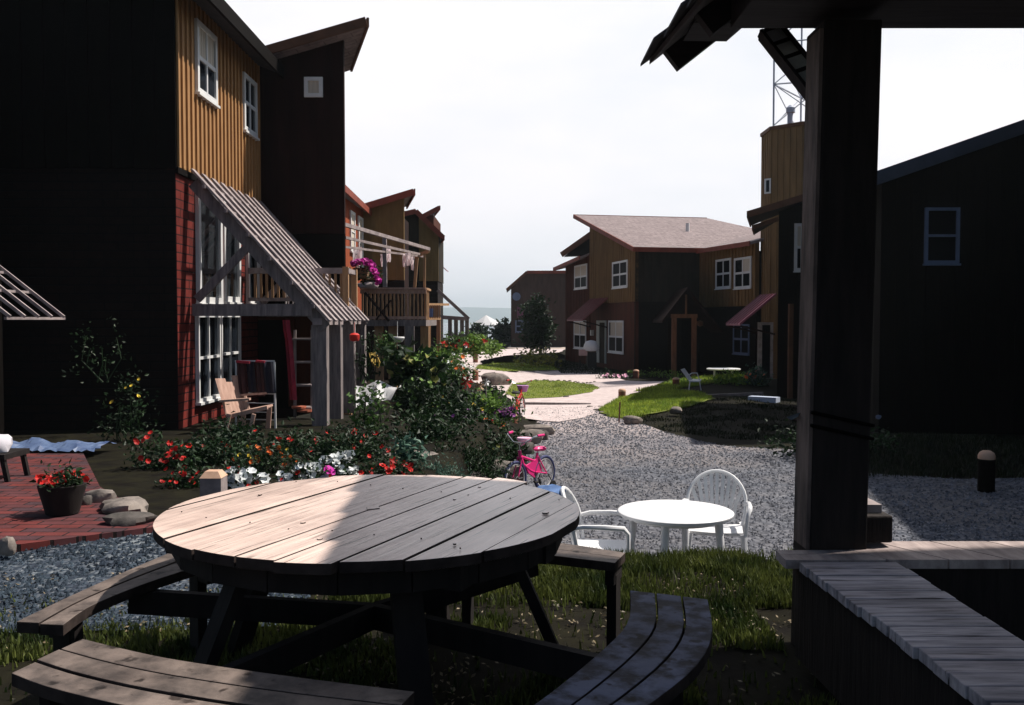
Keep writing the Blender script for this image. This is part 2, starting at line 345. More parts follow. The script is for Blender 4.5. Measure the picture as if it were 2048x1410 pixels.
DARKL = [(p.x, p.y) for p in G2((1255,842),(1330,830),(1430,815),(1560,800),(1700,800),(1700,880),(1600,890),(1450,880),(1330,862))]  # dark grass laid where shade falls; bright grass kept to lit strips
sheet('lawn', LAWN1, m_lawnbase, .036, .5, .06, 7)
sheet('lawn', LAWN2, m_lawnbase, .036, .9, .08, 8)
sheet('lawn', LAWN3, m_lawnbase, .040, .4, .08, 9)
m_sand = mat('pale_sand', (.5,.42,.36), (.4,.32,.27), 6, (1,1,1), .95, .4, .1)
sheet('path', G2((1015,697),(1020,690),(1080,688),(1150,690),(1140,699)), m_sand, .03, 4, .05, 11)
# brick patio on the left terrace
m_patio = brickmat('patio_bricks', (.15,.032,.028), (.06,.035,.042), (.018,.011,.011), (0,1), .24, .12, .008)
PATIO = [(p.x, p.y) for p in (gp(330,1066,0), gp(15,1108,0), gp(-260,1150,0), gp(-300,905,0), gp(160,902,0), gp(200,985,0))]
pb = MB(); pb.slab([(x, y, .055) for x, y in PATIO], .2)
tag(pb.build('patio', m_patio), None, None, kind='structure')
# grass blades (uncountable): one object each
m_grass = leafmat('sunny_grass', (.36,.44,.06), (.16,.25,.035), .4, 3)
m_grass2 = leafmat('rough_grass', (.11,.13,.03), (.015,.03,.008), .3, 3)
m_grass3 = leafmat('shade_toned_grass', (.022,.03,.010), (.008,.014,.005), .15, 3)  # dark copy of the grass, shade put into its colour
def inside(poly, x, y):
    c = False; n = len(poly); j = n-1
    for i in range(n):
        xi, yi = poly[i][0], poly[i][1]; xj, yj = poly[j][0], poly[j][1]
        if (yi > y) != (yj > y) and x < (xj-xi)*(y-yi)/(yj-yi)+xi: c = not c
        j = i
    return c
def blades(name, polys, n, h, w, mt, seed, label, dens=None):
    rg = random.Random(seed); b = MB(); V = []; Fc = []
    for poly in polys:
        x0 = min(p[0] for p in poly); x1 = max(p[0] for p in poly); y0 = min(p[1] for p in poly); y1 = max(p[1] for p in poly); k = 0; tries = 0
        while k < n and tries < n*12:
            tries += 1; x = rg.uniform(x0, x1); y = rg.uniform(y0, y1)
            if not inside(poly, x, y) or (dens and rg.random() > dens(x, y)): continue
            k += 1; z = G(x, y); hh = h*rg.uniform(.4, 1.25); a = rg.uniform(0, 6.28); ww = w*rg.uniform(.6, 1.3); le = rg.uniform(-.6, .6)*hh; a2 = rg.uniform(0, 6.28)
            dx, dy = math.cos(a)*ww/2, math.sin(a)*ww/2; lx, ly = math.cos(a2)*le, math.sin(a2)*le; i = len(V)
            V += [(x-dx, y-dy, z), (x+dx, y+dy, z), (x+dx*.7+lx*.4, y+dy*.7+ly*.4, z+hh*.6), (x-dx*.7+lx*.4, y-dy*.7+ly*.4, z+hh*.6), (x+lx, y+ly, z+hh)]
            Fc += [(i, i+1, i+2, i+3), (i+3, i+2, i+4)]
    b.add(V, Fc); o = b.build(name, mt); return tag(o, label, 'grass', kind='stuff')
from mathutils import noise as mnoise
def nz2(x, y, s=1, o=0): return mnoise.noise(Vector((x*s+o, y*s, 0)))
blades('lawn_grass', [LAWN1], 9000, .07, .02, m_grass, 1, 'sunlit short grass of the oval patch inside the path loop')
blades('bank_grass', [LAWN2D], 5000, .1, .04, m_grass3, 22, 'shade-toned ground cover in front of the ochre house door')
blades('lawn_grass', [LAWN2], 5000, .08, .035, m_grass, 2, 'short grass strip beyond the path before the ochre house')
sheet('lawn', LAWN4, m_lawnbase, .042, .4, .12, 19)
blades('lawn_grass', [LAWN3], 17000, .11, .016, m_grass, 3, 'sunlit green grass tongue on the mound tip right of the gravel')
blades('lawn_grass', [LAWN4], 14000, .12, .02, m_grass, 13, 'sunlit green grass strip further back before the round lawn table')
blades('bank_grass', [DARKL], 9000, .06, .02, m_grass3, 14, 'shade-toned rough ground cover between the mound and the thick post', lambda x, y: 1 if nz2(x, y, 1.2, 7) > .0 else .12)
BANK = [(-1.0,5.0),(-.2,4.95),(3.2,4.95),(3.2,6.75),(-1.0,6.75)]
blades('bank_grass', [BANK], 60000, .075, .010, m_grass2, 4, 'rough grass along the bank between picnic table and gravel', lambda x, y: 1 if nz2(x, y, 1.5, 2) > (5.55-y)*.5 else .15)
UNDER = [(-3.6,2.2),(1.3,2.2),(1.3,5.5),(-3.6,5.0)]
blades('weeds', [UNDER], 26000, .05, .012, m_grass2, 5, 'sparse grass and weeds under the round picnic table', lambda x, y: 1 if nz2(x, y, 1.3, 4) > .02+max(0, 4.2-y)*.12 else .06)
rg_ = random.Random(77); lb_ = MB(); V = []; Fc = []
for i in range(5200):
    x, y = rg_.uniform(-3.4, 2.0), rg_.uniform(2.4, 5.6)
    if nz2(x, y, 1.1, 9) < -.05 and rg_.random() < .8: continue
    z = G(x, y)+.006+rg_.uniform(0,.02); a = rg_.uniform(0,6.28); l = rg_.uniform(.012,.034); w = l*.5; c, s = math.cos(a), math.sin(a); k = len(V)
    V += [(x-c*l/2,y-s*l/2,z),(x+s*w/2,y-c*w/2,z+rg_.uniform(0,.012)),(x+c*l/2,y+s*l/2,z+rg_.uniform(0,.012)),(x-s*w/2,y+c*w/2,z+rg_.uniform(0,.008))]; Fc.append((k,k+1,k+2,k+3))
lb_.add(V, Fc); tag(lb_.build('leaf_litter', leafmat('dry_leaf_litter', (.30,.23,.14), (.06,.055,.03), .1, 5)), 'dry leaves and clover scattered over the soil around the picnic table', 'leaf litter', kind='stuff')
MOUND = [(4.7,13.2),(9.5,12.8),(9.5,17.5),(5.2,17.5)]
blades('bank_grass', [MOUND], 12000, .1, .016, m_grass3, 6, 'shade-toned rough grass on the bank before the dark house')
# hills, lake
def strip(name, pts, mt, depth, zb):
    b = MB(); n = len(pts); v = [(x, y, z) for x, y, z in pts]+[(x, y+depth, z*.9) for x, y, z in pts]+[(x*.93, y*.82, zb) for x, y, z in pts]
    f = [(i, i+1, n+i+1, n+i) for i in range(n-1)]+[(2*n+i, 2*n+i+1, i+1, i) for i in range(n-1)]
    b.add(v, f); return tag(b.build(name, mt, smooth=True), None, None, kind='structure')
m_hill = mat('wooded_hills', (.10,.15,.14), (.07,.115,.11), .02, (1,1,1), .95, 0, .1)  # hill tone lightened to stand in for part of the haze
m_lake = mat('lake_water', (.03,.07,.09), (.02,.05,.07), .01, (1,1,1), .25, .1, .5)
strip('hills', [(-4400+i*220, 4700, 62+20*math.sin(i*.5)+11*math.sin(i*1.3+1)) for i in range(41)], m_hill, 900, -60)
lk = MB(); lk.add([(-5000,520,-12.2),(5000,520,-12.2),(5000,4800,-12.2),(-5000,4800,-12.2)], [(0,1,2,3)]); tag(lk.build('lake', m_lake), None, None, kind='structure')
# ================================================================== building kit
def fr(A, B):
    u = Vector((B[0]-A[0], B[1]-A[1])); L_ = u.length; u.normalize(); return ((A[0], A[1]), (u.x, u.y), (u.y, -u.x)), L_
def wall(parent, name, A, B, z0, zA, zB, mt, t=.14, bat=.2, bw=.045, bp=.022, holes=(), zBbot=None, trim=None, label=None):
    """board and batten wall; outer face to the right of A->B; holes: (s0,s1,z0,z1) rectangles covered by windows"""
    F, Ln = fr(A, B); b = MB(); b.prism(F, [(0, z0), (Ln, z0), (Ln, zB), (0, zA)], -t, 0)
    if bat:
        k = int(Ln/bat)
        for i in range(k+1):
            s = i*Ln/max(k,1); s0 = max(0, s-bw/2); s1 = min(Ln, s+bw/2); top = lerp(zA, zB, s/Ln)-.004; segs = [(z0+.003, top)]
            for h in holes:
                if s1 > h[0]-.02 and s0 < h[1]+.02:
                    ns = []
                    for a, c in segs:
                        if h[3] <= a or h[2] >= c: ns.append((a, c)); continue
                        if h[2] > a: ns.append((a, h[2]))
                        if h[3] < c: ns.append((h[3], c))
                    segs = ns
            for a, c in segs:
                if c-a > .02: b.fbox(F, (s0, -.01, a), (s1, bp, c))
    return part(b, name, mt, parent, label)
def window(parent, A, B, s0, s1, z0, z1, cols=2, rows=2, fw=.07, mb_=.035, fm=None, gm=None, curtain=None, name='window', sill=True, p=.05):
    F, _ = fr(A, B); b = MB(); q0 = .004
    b.fbox(F, (s0, q0, z0), (s0+fw, p, z1)); b.fbox(F, (s1-fw, q0, z0), (s1, p, z1)); b.fbox(F, (s0+fw, q0, z1-fw), (s1-fw, p, z1)); b.fbox(F, (s0+fw, q0, z0), (s1-fw, p, z0+fw))
    if sill: b.fbox(F, (s0-.02, q0, z0-.04), (s1+.02, p+.03, z0-.001))
    for i in range(1, cols):
        s = lerp(s0, s1, i/cols); b.fbox(F, (s-mb_/2, q0, z0+fw), (s+mb_/2, p-.012, z1-fw))
    for j in range(1, rows):
        z = lerp(z0, z1, j/rows); b.fbox(F, (s0+fw, q0, z-mb_*.6), (s1-fw, p-.008, z+mb_*.6))
    w = part(b, name, fm or m_white, parent)
    g = MB(); g.fbox(F, (s0+fw*.9, .006, z0+fw*.9), (s1-fw*.9, .018, z1-fw*.9)); part(g, 'pane', gm or m_glass, w)
    if curtain:
        c = MB()
        for (a, d, e, h) in curtain:      # fractions
            S0 = lerp(s0+fw, s1-fw, a); S1 = lerp(s0+fw, s1-fw, d); n = max(3, int((S1-S0)/.05)); Z0 = lerp(z0+fw, z1-fw, e); Z1 = lerp(z0+fw, z1-fw, h)
            for i in range(n):
                c.fbox(F, (lerp(S0, S1, i/n), .019, Z0), (lerp(S0, S1, (i+1)/n), .023+.004*(i % 2), Z1))
        part(c, 'curtain', m_curtain, w)
    return w
def wpx(parent, A, B, x0, yt0, yb0, x1, **k):
    """window from photo pixels: left edge x0 (top yt0, bottom yb0), right edge x1"""
    s0, zt = hit(x0, yt0, A, B); _, zb = hit(x0, yb0, A, B); s1, _ = hit(x1, yt0, A, B)
    if s1 < s0: s0, s1 = s1, s0
    return window(parent, A, B, s0, s1, zb, zt, **k)
def wrect(A, B, x0, yt0, yb0, x1):
    s0, zt = hit(x0, yt0, A, B); _, zb = hit(x0, yb0, A, B); s1, _ = hit(x1, yt0, A, B)
    return (min(s0, s1), max(s0, s1), zb, zt)
def roof(parent, pts, t=.14, mt=None, fascia=(), fm=None, fh=.2, name='roof', ft=.045):
    b = MB(); b.slab(pts, t); r = part(b, name, mt or m_shingle, parent)
    if fascia:
        f = MB()
        for i in fascia:
            p = Vector(pts[i]); q = Vector(pts[(i+1) % len(pts)]); c = sum((Vector(x) for x in pts), Vector())/len(pts)
            d = (q-p).normalized(); nrm = d.cross(Vector((0,0,1))).normalized()
            if nrm.dot(p-c) < 0: nrm = -nrm
            off = nrm*(ft/2+.002)-Vector((0,0,fh/2-.03))
            f.beam(p+off-d*.0, q+off+d*.0, ft, fh)
        part(f, 'fascia', fm or m_fascia, r)
    return r
# ================================================================== house A (left, nearest)
hA = thing('house', (-4.67,13,0), 'tall near house at left with ochre upper wall, red lower wall and dark brown tower', 'house')
A0, A1 = (-4.67,13.0), (-4.67,17.19)
wA = [wrect(A0, A1, 388, 36, 182, 428), wrect(A0, A1, 483, 143, 258, 509)]
wall(hA, 'upper_side_wall', A0, A1, 3.69, 6.35, 6.35, m_ochre, holes=wA, bat=.19, bw=.05, bp=.03)
F, LnA = fr(A0, A1)
b = MB(); b.prism(F, [(.01,-.1),(LnA,-.1),(LnA,3.66),(.01,3.66)], -.16, -.03); part(b, 'lower_side_wall', m_redbrick, hA)
b = MB(); b.fbox(F, (-.02, -.03, 3.60), (LnA, .015, 3.688)); part(b, 'shadow_band', m_black, hA)  # black strip stands in for the shadow line below the upper wall
window(hA, A0, A1, *wA[0][:2], *wA[0][2:], curtain=[(0,.5,.5,1),(.5,.95,.5,1)], fw=.08, mb_=.05)
window(hA, A0, A1, *wA[1][:2], *wA[1][2:], fw=.08, mb_=.05)
Ai, Aj = (-4.698,13.0), (-4.698,17.2)
wpx(hA, Ai, Aj, 389, 372, 606, 437, cols=1, rows=1, fw=.1, p=.06, gm=m_mirror)
wpx(hA, Ai, Aj, 441, 392, 603, 474, cols=1, rows=1, fw=.09, p=.06, gm=m_mirror)
wpx(hA, Ai, Aj, 490, 470, 606, 514, cols=1, rows=1, fw=.09, p=.06)
wpx(hA, Ai, Aj, 389, 628, 806, 434, cols=2, rows=2, fw=.05, p=.06)
wpx(hA, Ai, Aj, 436, 628, 790, 475, cols=2, rows=2, fw=.05, p=.06)
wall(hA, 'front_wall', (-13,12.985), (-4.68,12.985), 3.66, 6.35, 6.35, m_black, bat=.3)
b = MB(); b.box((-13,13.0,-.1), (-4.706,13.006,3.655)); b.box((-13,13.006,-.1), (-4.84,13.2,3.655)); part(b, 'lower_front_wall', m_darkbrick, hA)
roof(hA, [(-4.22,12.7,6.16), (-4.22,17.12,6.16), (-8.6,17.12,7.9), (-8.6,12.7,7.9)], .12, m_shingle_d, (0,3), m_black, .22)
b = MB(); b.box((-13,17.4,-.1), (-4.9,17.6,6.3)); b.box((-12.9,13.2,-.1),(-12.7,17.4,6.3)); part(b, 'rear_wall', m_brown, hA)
# dark tower standing forward of the side wall
T0, T1 = (-4.665,17.2), (-3.1,17.2); zl = at(522,95,17.2).z; zr = at(690,58,17.2).z
wt = wrect(T0, T1, 609, 155, 195, 646)
wall(hA, 'tower_wall', (-6.6,17.2), (-3.1,17.2), at(600,467,17.2).z, zl-.45, zr, m_brown, bat=.235, bw=.03, bp=.012, holes=[(wt[0]+1.935, wt[1]+1.935, wt[2], wt[3])], t=.1)
window(hA, T0, T1, *wt[:2], *wt[2:], cols=1, rows=1, fw=.07, sill=False, gm=m_curtain)
b = MB(); b.slab([(-3.102,17.3,6.85), (-3.52,19.3,6.78), (-6.6,19.3,6.1), (-6.6,17.3,6.1)], 6.9); part(b, 'tower_side_wall', m_brown, hA)
zt = at(600,467,17.2).z
b = MB(); b.box((-4.5,17.24,-.1), (-3.12,17.296,zt-.002)); part(b, 'lower_tower_wall', m_black, hA)
pL = at(508,104,16.75); pR = at(733,38,16.75)
roof(hA, [(pL.x-1.6,16.75,pL.z-.45), (pR.x,16.75,pR.z), (at(700,100,19.4).x,19.4,pR.z-.1), (pL.x-1.6,19.4,pL.z-.45)], .1, m_shingle, (0,1), m_fascia_d, .16, name='tower_roof')
# door recess under the deck
b = MB(); x0 = at(500,700,17.1).x; x1 = at(577,700,17.1).x; zt_ = at(500,640,17.1).z
b.box((x0-.12,17.06,-.05),(x0,17.18,zt_)); b.box((x1,17.06,-.05),(x1+.12,17.18,zt_)); b.box((x0-.12,17.06,zt_),(x1+.12,17.18,zt_+.12)); d = part(b, 'door_frame', m_red, hA)
b = MB(); b.box((x0,17.1,-.05),(x1,17.16,zt_)); part(b, 'door_panel', m_black, d)
b = MB(); b.box((-4.66,17.185,-.1),(x0-.12,17.235,3.1)); b.box((x1+.12,17.185,-.1),(-3.12,17.235,1.75)); part(b, 'porch_wall', m_red, hA)
# deck with baluster railing
dk = thing('deck', (-3.75,16.5,0), 'raised grey deck with baluster railing behind the slanting trellis', 'deck')
b = MB(); b.box((-4.66,16.1,1.68),(-2.86,17.15,1.80)); part(b, 'deck_floor', m_grey, dk)
b = MB(); zr_ = at(600,536,16.2).z; zb_ = at(600,606,16.2).z
b.box((-4.6,16.14,zr_-.1),(-2.84,16.24,zr_)); b.box((-4.6,16.15,1.88),(-2.84,16.21,1.94)); part(b, 'rail', m_grey, dk)
for i in range(17):
    b = MB(); x = -4.5+i*.1; b.box((x,16.16,1.94),(x+.038,16.2,zr_-.1)); part(b, 'baluster', m_tan, dk)
b = MB(); b.box((-2.95,16.12,-.1),(-2.85,16.22,zr_+.02)); part(b, 'post', m_tan, dk)
b = MB(); b.box((-2.95,17.0,-.1),(-2.85,17.1,zr_+.02)); part(b, 'post', m_tan, dk)
b = MB(); b.box((-2.93,16.24,zr_-.08),(-2.87,17.0,zr_)); part(b, 'rail', m_grey, dk)
# slanting trellis (lean-to)
tr = thing('trellis', (-3.7,15.3,0), 'grey slanting lean-to trellis on four thick posts against the near left house', 'trellis')
XT, ZT, XB, ZB = -4.62, at(385,352,13.5).z, -2.72, at(640,642,13.5).z
def slant(y, dz0=0, ext=0): return (XT, y, ZT+dz0), (lerp(XT, XB, 1+ext), y, lerp(ZT, ZB, 1+ext)+dz0)
for y in (13.5, 15.3, 17.0):
    b = MB(); p, q = slant(y, -.1); b.beam(p, q, .06, .17, (0,0,1)); part(b, 'rafter', m_greyb, tr)
for i in range(6):
    t = (i+.6)/6.1; b = MB(); x = lerp(XT, XB, t); z = lerp(ZT, ZB, t)+.035; b.beam((x,13.36,z), (x,17.1,z), .045, .05, (0,0,1)); part(b, 'purlin', m_grey, tr)
for i in range(9):
    y = 13.47+i*.444; b = MB(); p, q = slant(y, .085, .04); b.beam(p, q, .17, .03); part(b, 'slat', m_grey, tr)
for y in (13.5, 17.0):
    b = MB(); b.box((-4.64,y-.06,at(400,632,13.5).z),(-2.9,y+.0,at(400,608,13.5).z)); part(b, 'tie_beam', m_greyb, tr)
    b = MB(); b.beam((-4.6,y+.03,1.85), (-3.75,y+.03,2.72), .05, .12); part(b, 'brace', m_greyb, tr)
for i, y in enumerate((13.5, 14.62, 15.85, 17.0)):
    b = MB(); b.box((-2.93,y,-.05),(-2.71,y+.2,ZB-.06)); part(b, 'post', m_greyb, tr)
b = MB(); b.box((-2.9,13.45,ZB-.06),(-2.76,17.2,ZB+.04)); part(b, 'plate', m_grey, tr)
# small trellis far left
t2 = thing('trellis', (-6.1,11.6,0), 'small slanting trellis at the left edge before the black wall', 'trellis')
pa = at(5,522,11.2); pb_ = at(132,634,11.2)
for i in range(5):
    y = 9.95+i*.3; b = MB(); p = Vector((pa.x-.35,y,pa.z+.2)); q = Vector((pb_.x,y,pb_.z)); b.beam(p, q, .03, .035); part(b, 'slat', m_grey, t2)
for t in (.35, .62, .98):
    b = MB(); x = lerp(pa.x-.35, pb_.x, t); z = lerp(pa.z+.2, pb_.z, t)-.035; b.beam((x,9.9,z),(x,11.2,z), .03, .03); part(b, 'purlin', m_grey, t2)
hW = thing('house', (-8,11,0), 'dark house wing at the extreme left edge with a bluish corner board', 'house')
b = MB(); b.box((-9,9.8,-.1),(-6.72,12.2,5.5)); part(b, 'wall', m_black, hW)
b = MB(); b.box((-6.715,10.2,.3),(-6.68,10.28,3.6)); b.box((-6.715,11.6,.3),(-6.68,11.7,3.6)); b.box((-6.715,10.28,.3),(-6.68,11.6,.38)); b.box((-6.715,10.28,1.9),(-6.68,11.6,1.97)); w_ = part(b, 'window', m_white, hW)
b = MB(); b.box((-6.714,10.28,.38),(-6.7,11.6,3.5)); part(b, 'pane', m_glass, w_)
# ================================================================== left row, further houses
hD = thing('house', (-5,31,-.5), 'left row house with orange red wall, tan upper wall and raised red edged shed roof', 'house')
D0, D1 = (-5.12,24.5), (-5.12,32)
wd = [wrect(D0, D1, 699, 420, 502, 708), wrect(D0, D1, 715, 431, 536, 724)]
wall(hD, 'side_wall', D0, D1, -.6, 5.3, 5.3, m_redlit, bat=0, holes=wd)
for w4 in wd: window(hD, D0, D1, *w4[:2], *w4[2:], cols=1, rows=2, fw=.1, gm=m_curtain)
roof(hD, [(-4.8,24,5.45),(at(741,425,32).x,32,5.3),(-8,32,7.0),(-8,24,7.0)], .12, m_shingle, (0,), m_fascia, .2)
E0, E1 = (at(727,500,32).x,32), (at(808,500,32).x,32)
wall(hD, 'upper_wall', E0, E1, at(760,560,32).z, at(727,412,32).z, at(808,392,32).z, m_olive, bat=.25)
b = MB(); b.box((E0[0],32.05,-.7),(E1[0],32.2,at(760,561,32).z)); part(b, 'lower_wall', m_darkbrick, hD)
b = MB(); b.box((-7,32.2,-.7),(E1[0]-.15,34.8,5.2)); part(b, 'core_wall', m_brown, hD)
pL = at(722,410,31.5); pR = at(828,379,31.5)
roof(hD, [(pL.x-.6,31.5,pL.z-.2),(pR.x,31.5,pR.z),(at(812,390,34.6).x,34.6,pR.z-.1),(pL.x-.6,34.6,pL.z-.2)], .1, m_shingle, (0,1), m_fascia, .22)
hE = thing('house', (-4,38,-.5), 'left row house with dark green gable wall behind the balcony with laundry', 'house')
g0, gm_, g1 = at(806,422,38), at(832,421,38), at(876,468,38)
F, Lg = fr((g0.x,38),(g1.x,38)); b = MB(); b.prism(F, [(0,at(800,562,38).z),(Lg,at(800,562,38).z),(Lg,g1.z),(gm_.x-g0.x,gm_.z),(0,g0.z)], -3, 0); part(b, 'gable_wall', m_green, hE)
b = MB(); b.box((g0.x,38.05,-.8),(g1.x-.02,41,at(800,563,38).z)); part(b, 'lower_wall', m_darkbrick, hE)
wall(hE, 'corner_wall', (at(838,500,37.95).x,37.95),(g1.x+.02,37.95), at(800,562,38).z, at(838,431,38).z-.05, g1.z-.08, m_olive, bat=.25, t=.04)
q0, q1, q2 = at(806,424,37.5), at(832,419,37.5), at(887,472,37.5)
roof(hE, [(q0.x-.6,37.5,q0.z-.15),(q1.x,37.5,q1.z),(q1.x,42,q1.z),(q0.x-.6,42,q0.z-.15)], .1, m_shingle, (0,), m_fascia, .2)
roof(hE, [(q1.x,37.5,q1.z),(q2.x,37.5,q2.z),(at(878,470,41).x,41,q2.z+.1),(q1.x,41,q1.z)], .1, m_shingle, (0,1), m_fascia, .2)
hF = thing('house', (-5,48,-.6), 'farthest left row house showing only its red shed roof tip', 'house')
q0, q1 = at(835,436,47), at(879,412,47); b = MB(); b.box((q0.x-2,47.4,-.8),(at(866,440,47).x,52,q0.z+.2)); part(b, 'wall', m_red, hF)
roof(hF, [(q0.x-1,47,q0.z-.5),(q1.x,47,q1.z),(at(868,420,50).x,50,q1.z),(q0.x-1,50,q0.z-.5)], .1, m_shingle, (0,1), m_fascia, .22)
# purple awning bit
b = MB(); p = at(875,532,44); b.slab([(p.x,43.6,p.z+.2),(p.x+.45,43.6,p.z-.2),(p.x+.45,45,p.z-.2),(p.x,45,p.z+.2)], .05); tag(b.build('awning', m_purple), 'tiny purple awning tip sticking out past the green gable house', 'awning')
# ================================================================== house B (ochre with big shingle roof)
ang = Vector((-.207,1)).normalized(); prp = Vector((ang.y, -ang.x))
C0 = Vector((5.32,40)); z0B = -.78
def PB(t, s=0): p = C0+ang*t+prp*s; return (p.x, p.y)
hB = thing('house', (6,44,-.75), 'ochre and dark green house with big pinkish shingle roof across the yard', 'house')
k = 1/ang.y if False else 1
LB = 6.85; zN = 4.64; zF = 6.36
Bf, Bn = PB(LB), PB(0)      # far -> near, outer face to the left of travel: use order so normal faces -x
def nrm_face(A, B):
    F, _ = fr(A, B); return F[2]
wu = [wrect(Bf, Bn, 1226, 525, 577, 1256)]
wl = [wrect(Bf, Bn, 1218, 641, 704, 1248)]
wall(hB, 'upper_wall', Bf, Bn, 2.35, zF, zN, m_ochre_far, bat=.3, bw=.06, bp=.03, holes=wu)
b = MB(); F, Lb = fr(Bf, Bn); b.prism(F, [(0,z0B),(Lb,z0B),(Lb,2.34),(0,2.34)], -.16, -.03); part(b, 'lower_wall', m_red, hB)
window(hB, Bf, Bn, *wu[0], cols=2, rows=2, fw=.09, mb_=.07, gm=m_glass_d)
window(hB, Bf, Bn, *wl[0], cols=2, rows=2, fw=.09, mb_=.07, gm=m_glass_d, curtain=[(.1,.95,.5,1)])
s0, zz = hit(1195,645,Bf,Bn); s1, _ = hit(1213,645,Bf,Bn); _, zb = hit(1205,726,Bf,Bn)
b = MB(); b.fbox(F,(s0,.0,zb),(s0+.45,.06,zz)); b.fbox(F,(s1-.1,0,zb),(s1,.06,zz)); b.fbox(F,(s0,0,zz),(s1,.06,zz+.1)); d = part(b,'door_frame',mat('pale_door_paint',(.42,.45,.42),(.36,.4,.38),3,(1,1,1),.6,.05),hB)
b = MB(); b.fbox(F,(s0+.45,.0,zb),(s1-.1,.03,zz)); part(b,'door',m_green,d)
b = MB(); sL,zL = hit(1187,665,Bf,Bn); b.fbox(F,(sL-.08,0,zL-.15),(sL+.08,.15,zL+.12)); part(b,'porch_lamp',m_white,hB)
# red section further left
Rf, Rn = PB(11.5), PB(LB+.02)
ru = wrect(Rf, Rn, 1150, 532, 579, 1175); rl = wrect(Rf, Rn, 1149, 641, 696, 1173)
wall(hB, 'red_wall', Rf, Rn, z0B, 4.55, 4.9, m_red, bat=.3, bw=.06, bp=.03, holes=[ru, rl])
window(hB, Rf, Rn, *ru, gm=m_glass_d, fw=.09, mb_=.07, curtain=[(0,1,.48,1)])
window(hB, Rf, Rn, *rl, gm=m_glass_d, fw=.09, mb_=.07, curtain=[(0,.5,.5,1),(.55,1,.5,1)])
# dark face and wing
wall(hB, 'dark_wall', PB(0,0), PB(0,3.05), 2.35, zN, zN, m_green, bat=.35, bw=.05, bp=.02)
b = MB(); F2,_ = fr(PB(0,0), PB(0,3.05)); b.fbox(F2,(.02,-.16,z0B),(3.05,-.03,2.34)); part(b,'lower_dark_wall',m_black,hB)
Wf, Wn = PB(0,2.98), PB(-5.3,2.98)
ww = [wrect(Wf, Wn, 1433, 520, 578, 1463), wrect(Wf, Wn, 1470, 517, 578, 1504)]
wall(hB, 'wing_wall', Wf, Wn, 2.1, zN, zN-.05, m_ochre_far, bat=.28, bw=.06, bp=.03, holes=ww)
window(hB, Wf, Wn, *ww[0], fw=.09, mb_=.07, gm=m_glass_d); window(hB, Wf, Wn, *ww[1], fw=.09, mb_=.07, gm=m_glass_d, curtain=[(.5,1,.5,1)])
b = MB(); F3,L3 = fr(Wf, Wn); b.fbox(F3,(0,-.16,z0B),(L3,-.03,2.09)); part(b,'lower_wing_wall',m_black,hB)
window(hB, Wf, Wn, *wrect(Wf, Wn, 1468, 648, 707, 1500), fw=.07, mb_=.07, fm=m_dimwhite, gm=m_glass_d)
b = MB(); b.slab([(*PB(.2,.1),4.2),(*PB(11.3,.1),4.2),(*PB(11.3,8),4.2),(*PB(.2,8),4.2)], 4.95); b.slab([(*PB(.3,3.1),4.2),(*PB(.3,9),4.2),(*PB(-5.2,9),4.2),(*PB(-5.2,3.1),4.2)], 4.95); part(b,'core_wall',m_black,hB)
pk = [at(1155,431,49), at(1410,438,50.5), at(1473,470,46.5)]
RA, RB_ = Vector((*PB(9.0,-.25),7.06)), Vector((*PB(-.55,-.25),4.62))
RC = Vector((*PB(-.55,3.4),4.62)); RD = Vector((*PB(9.0,7.2),7.06)); RE = Vector((*PB(4.6,8.6),5.94))
roof(hB, [RA, RB_, RC, RE, RD], .1, m_shingle, (0,1,4), m_fascia, .2)
wr = Vector((*PB(-5.6,2.6),4.5)); wr2 = Vector((*PB(-5.6,9.5),6.3)); wr3 = Vector((*PB(5,9.5),6.3)); wr0 = Vector((*PB(-.5,2.6),4.56))
roof(hB, [wr0, wr, wr2, wr3], .1, m_shingle, (0,), m_fascia, .18, name='wing_roof')
ra = [Vector((*PB(12.3,-.5),4.45)), Vector((*PB(6.9,-.5),4.75)), Vector((*PB(6.9,1.8),5.6)), Vector((*PB(12.3,1.8),5.0))]
roof(hB, ra, .1, m_shingle, (0,3), m_fascia, .18, name='low_roof')
p1, p2 = at(1130,508,51.5), at(1182,463,50.5)
b = MB(); b.add([(p1.x,p1.y,p1.z-.1),(p2.x+.3,p2.y,p1.z-.1),(p2.x+.3,p2.y,p2.z),(p1.x,p1.y+1,p1.z-.1),(p2.x+.3,p2.y+1,p1.z-.1),(p2.x+.3,p2.y+1,p2.z)], [(0,1,2),(5,4,3),(0,2,5,3),(0,3,4,1),(1,4,5,2)]); part(b,'rear_gable',m_black,hB)
b = MB(); b.beam(p1+Vector((-.2,-.1,-.05)), p2+Vector((.2,-.1,.0)), .1, .28); part(b,'gable_fascia',m_fascia_d,hB)
b = MB(); vp = at(1375,467,45); b.tube([(vp.x,vp.y,vp.z-.3),(vp.x,vp.y,vp.z+.5)], .09, 10); b.tube([(vp.x,vp.y,vp.z-.3),(vp.x,vp.y,vp.z-.05)], .17, 10); part(b,'vent_pipe',m_white,hB)
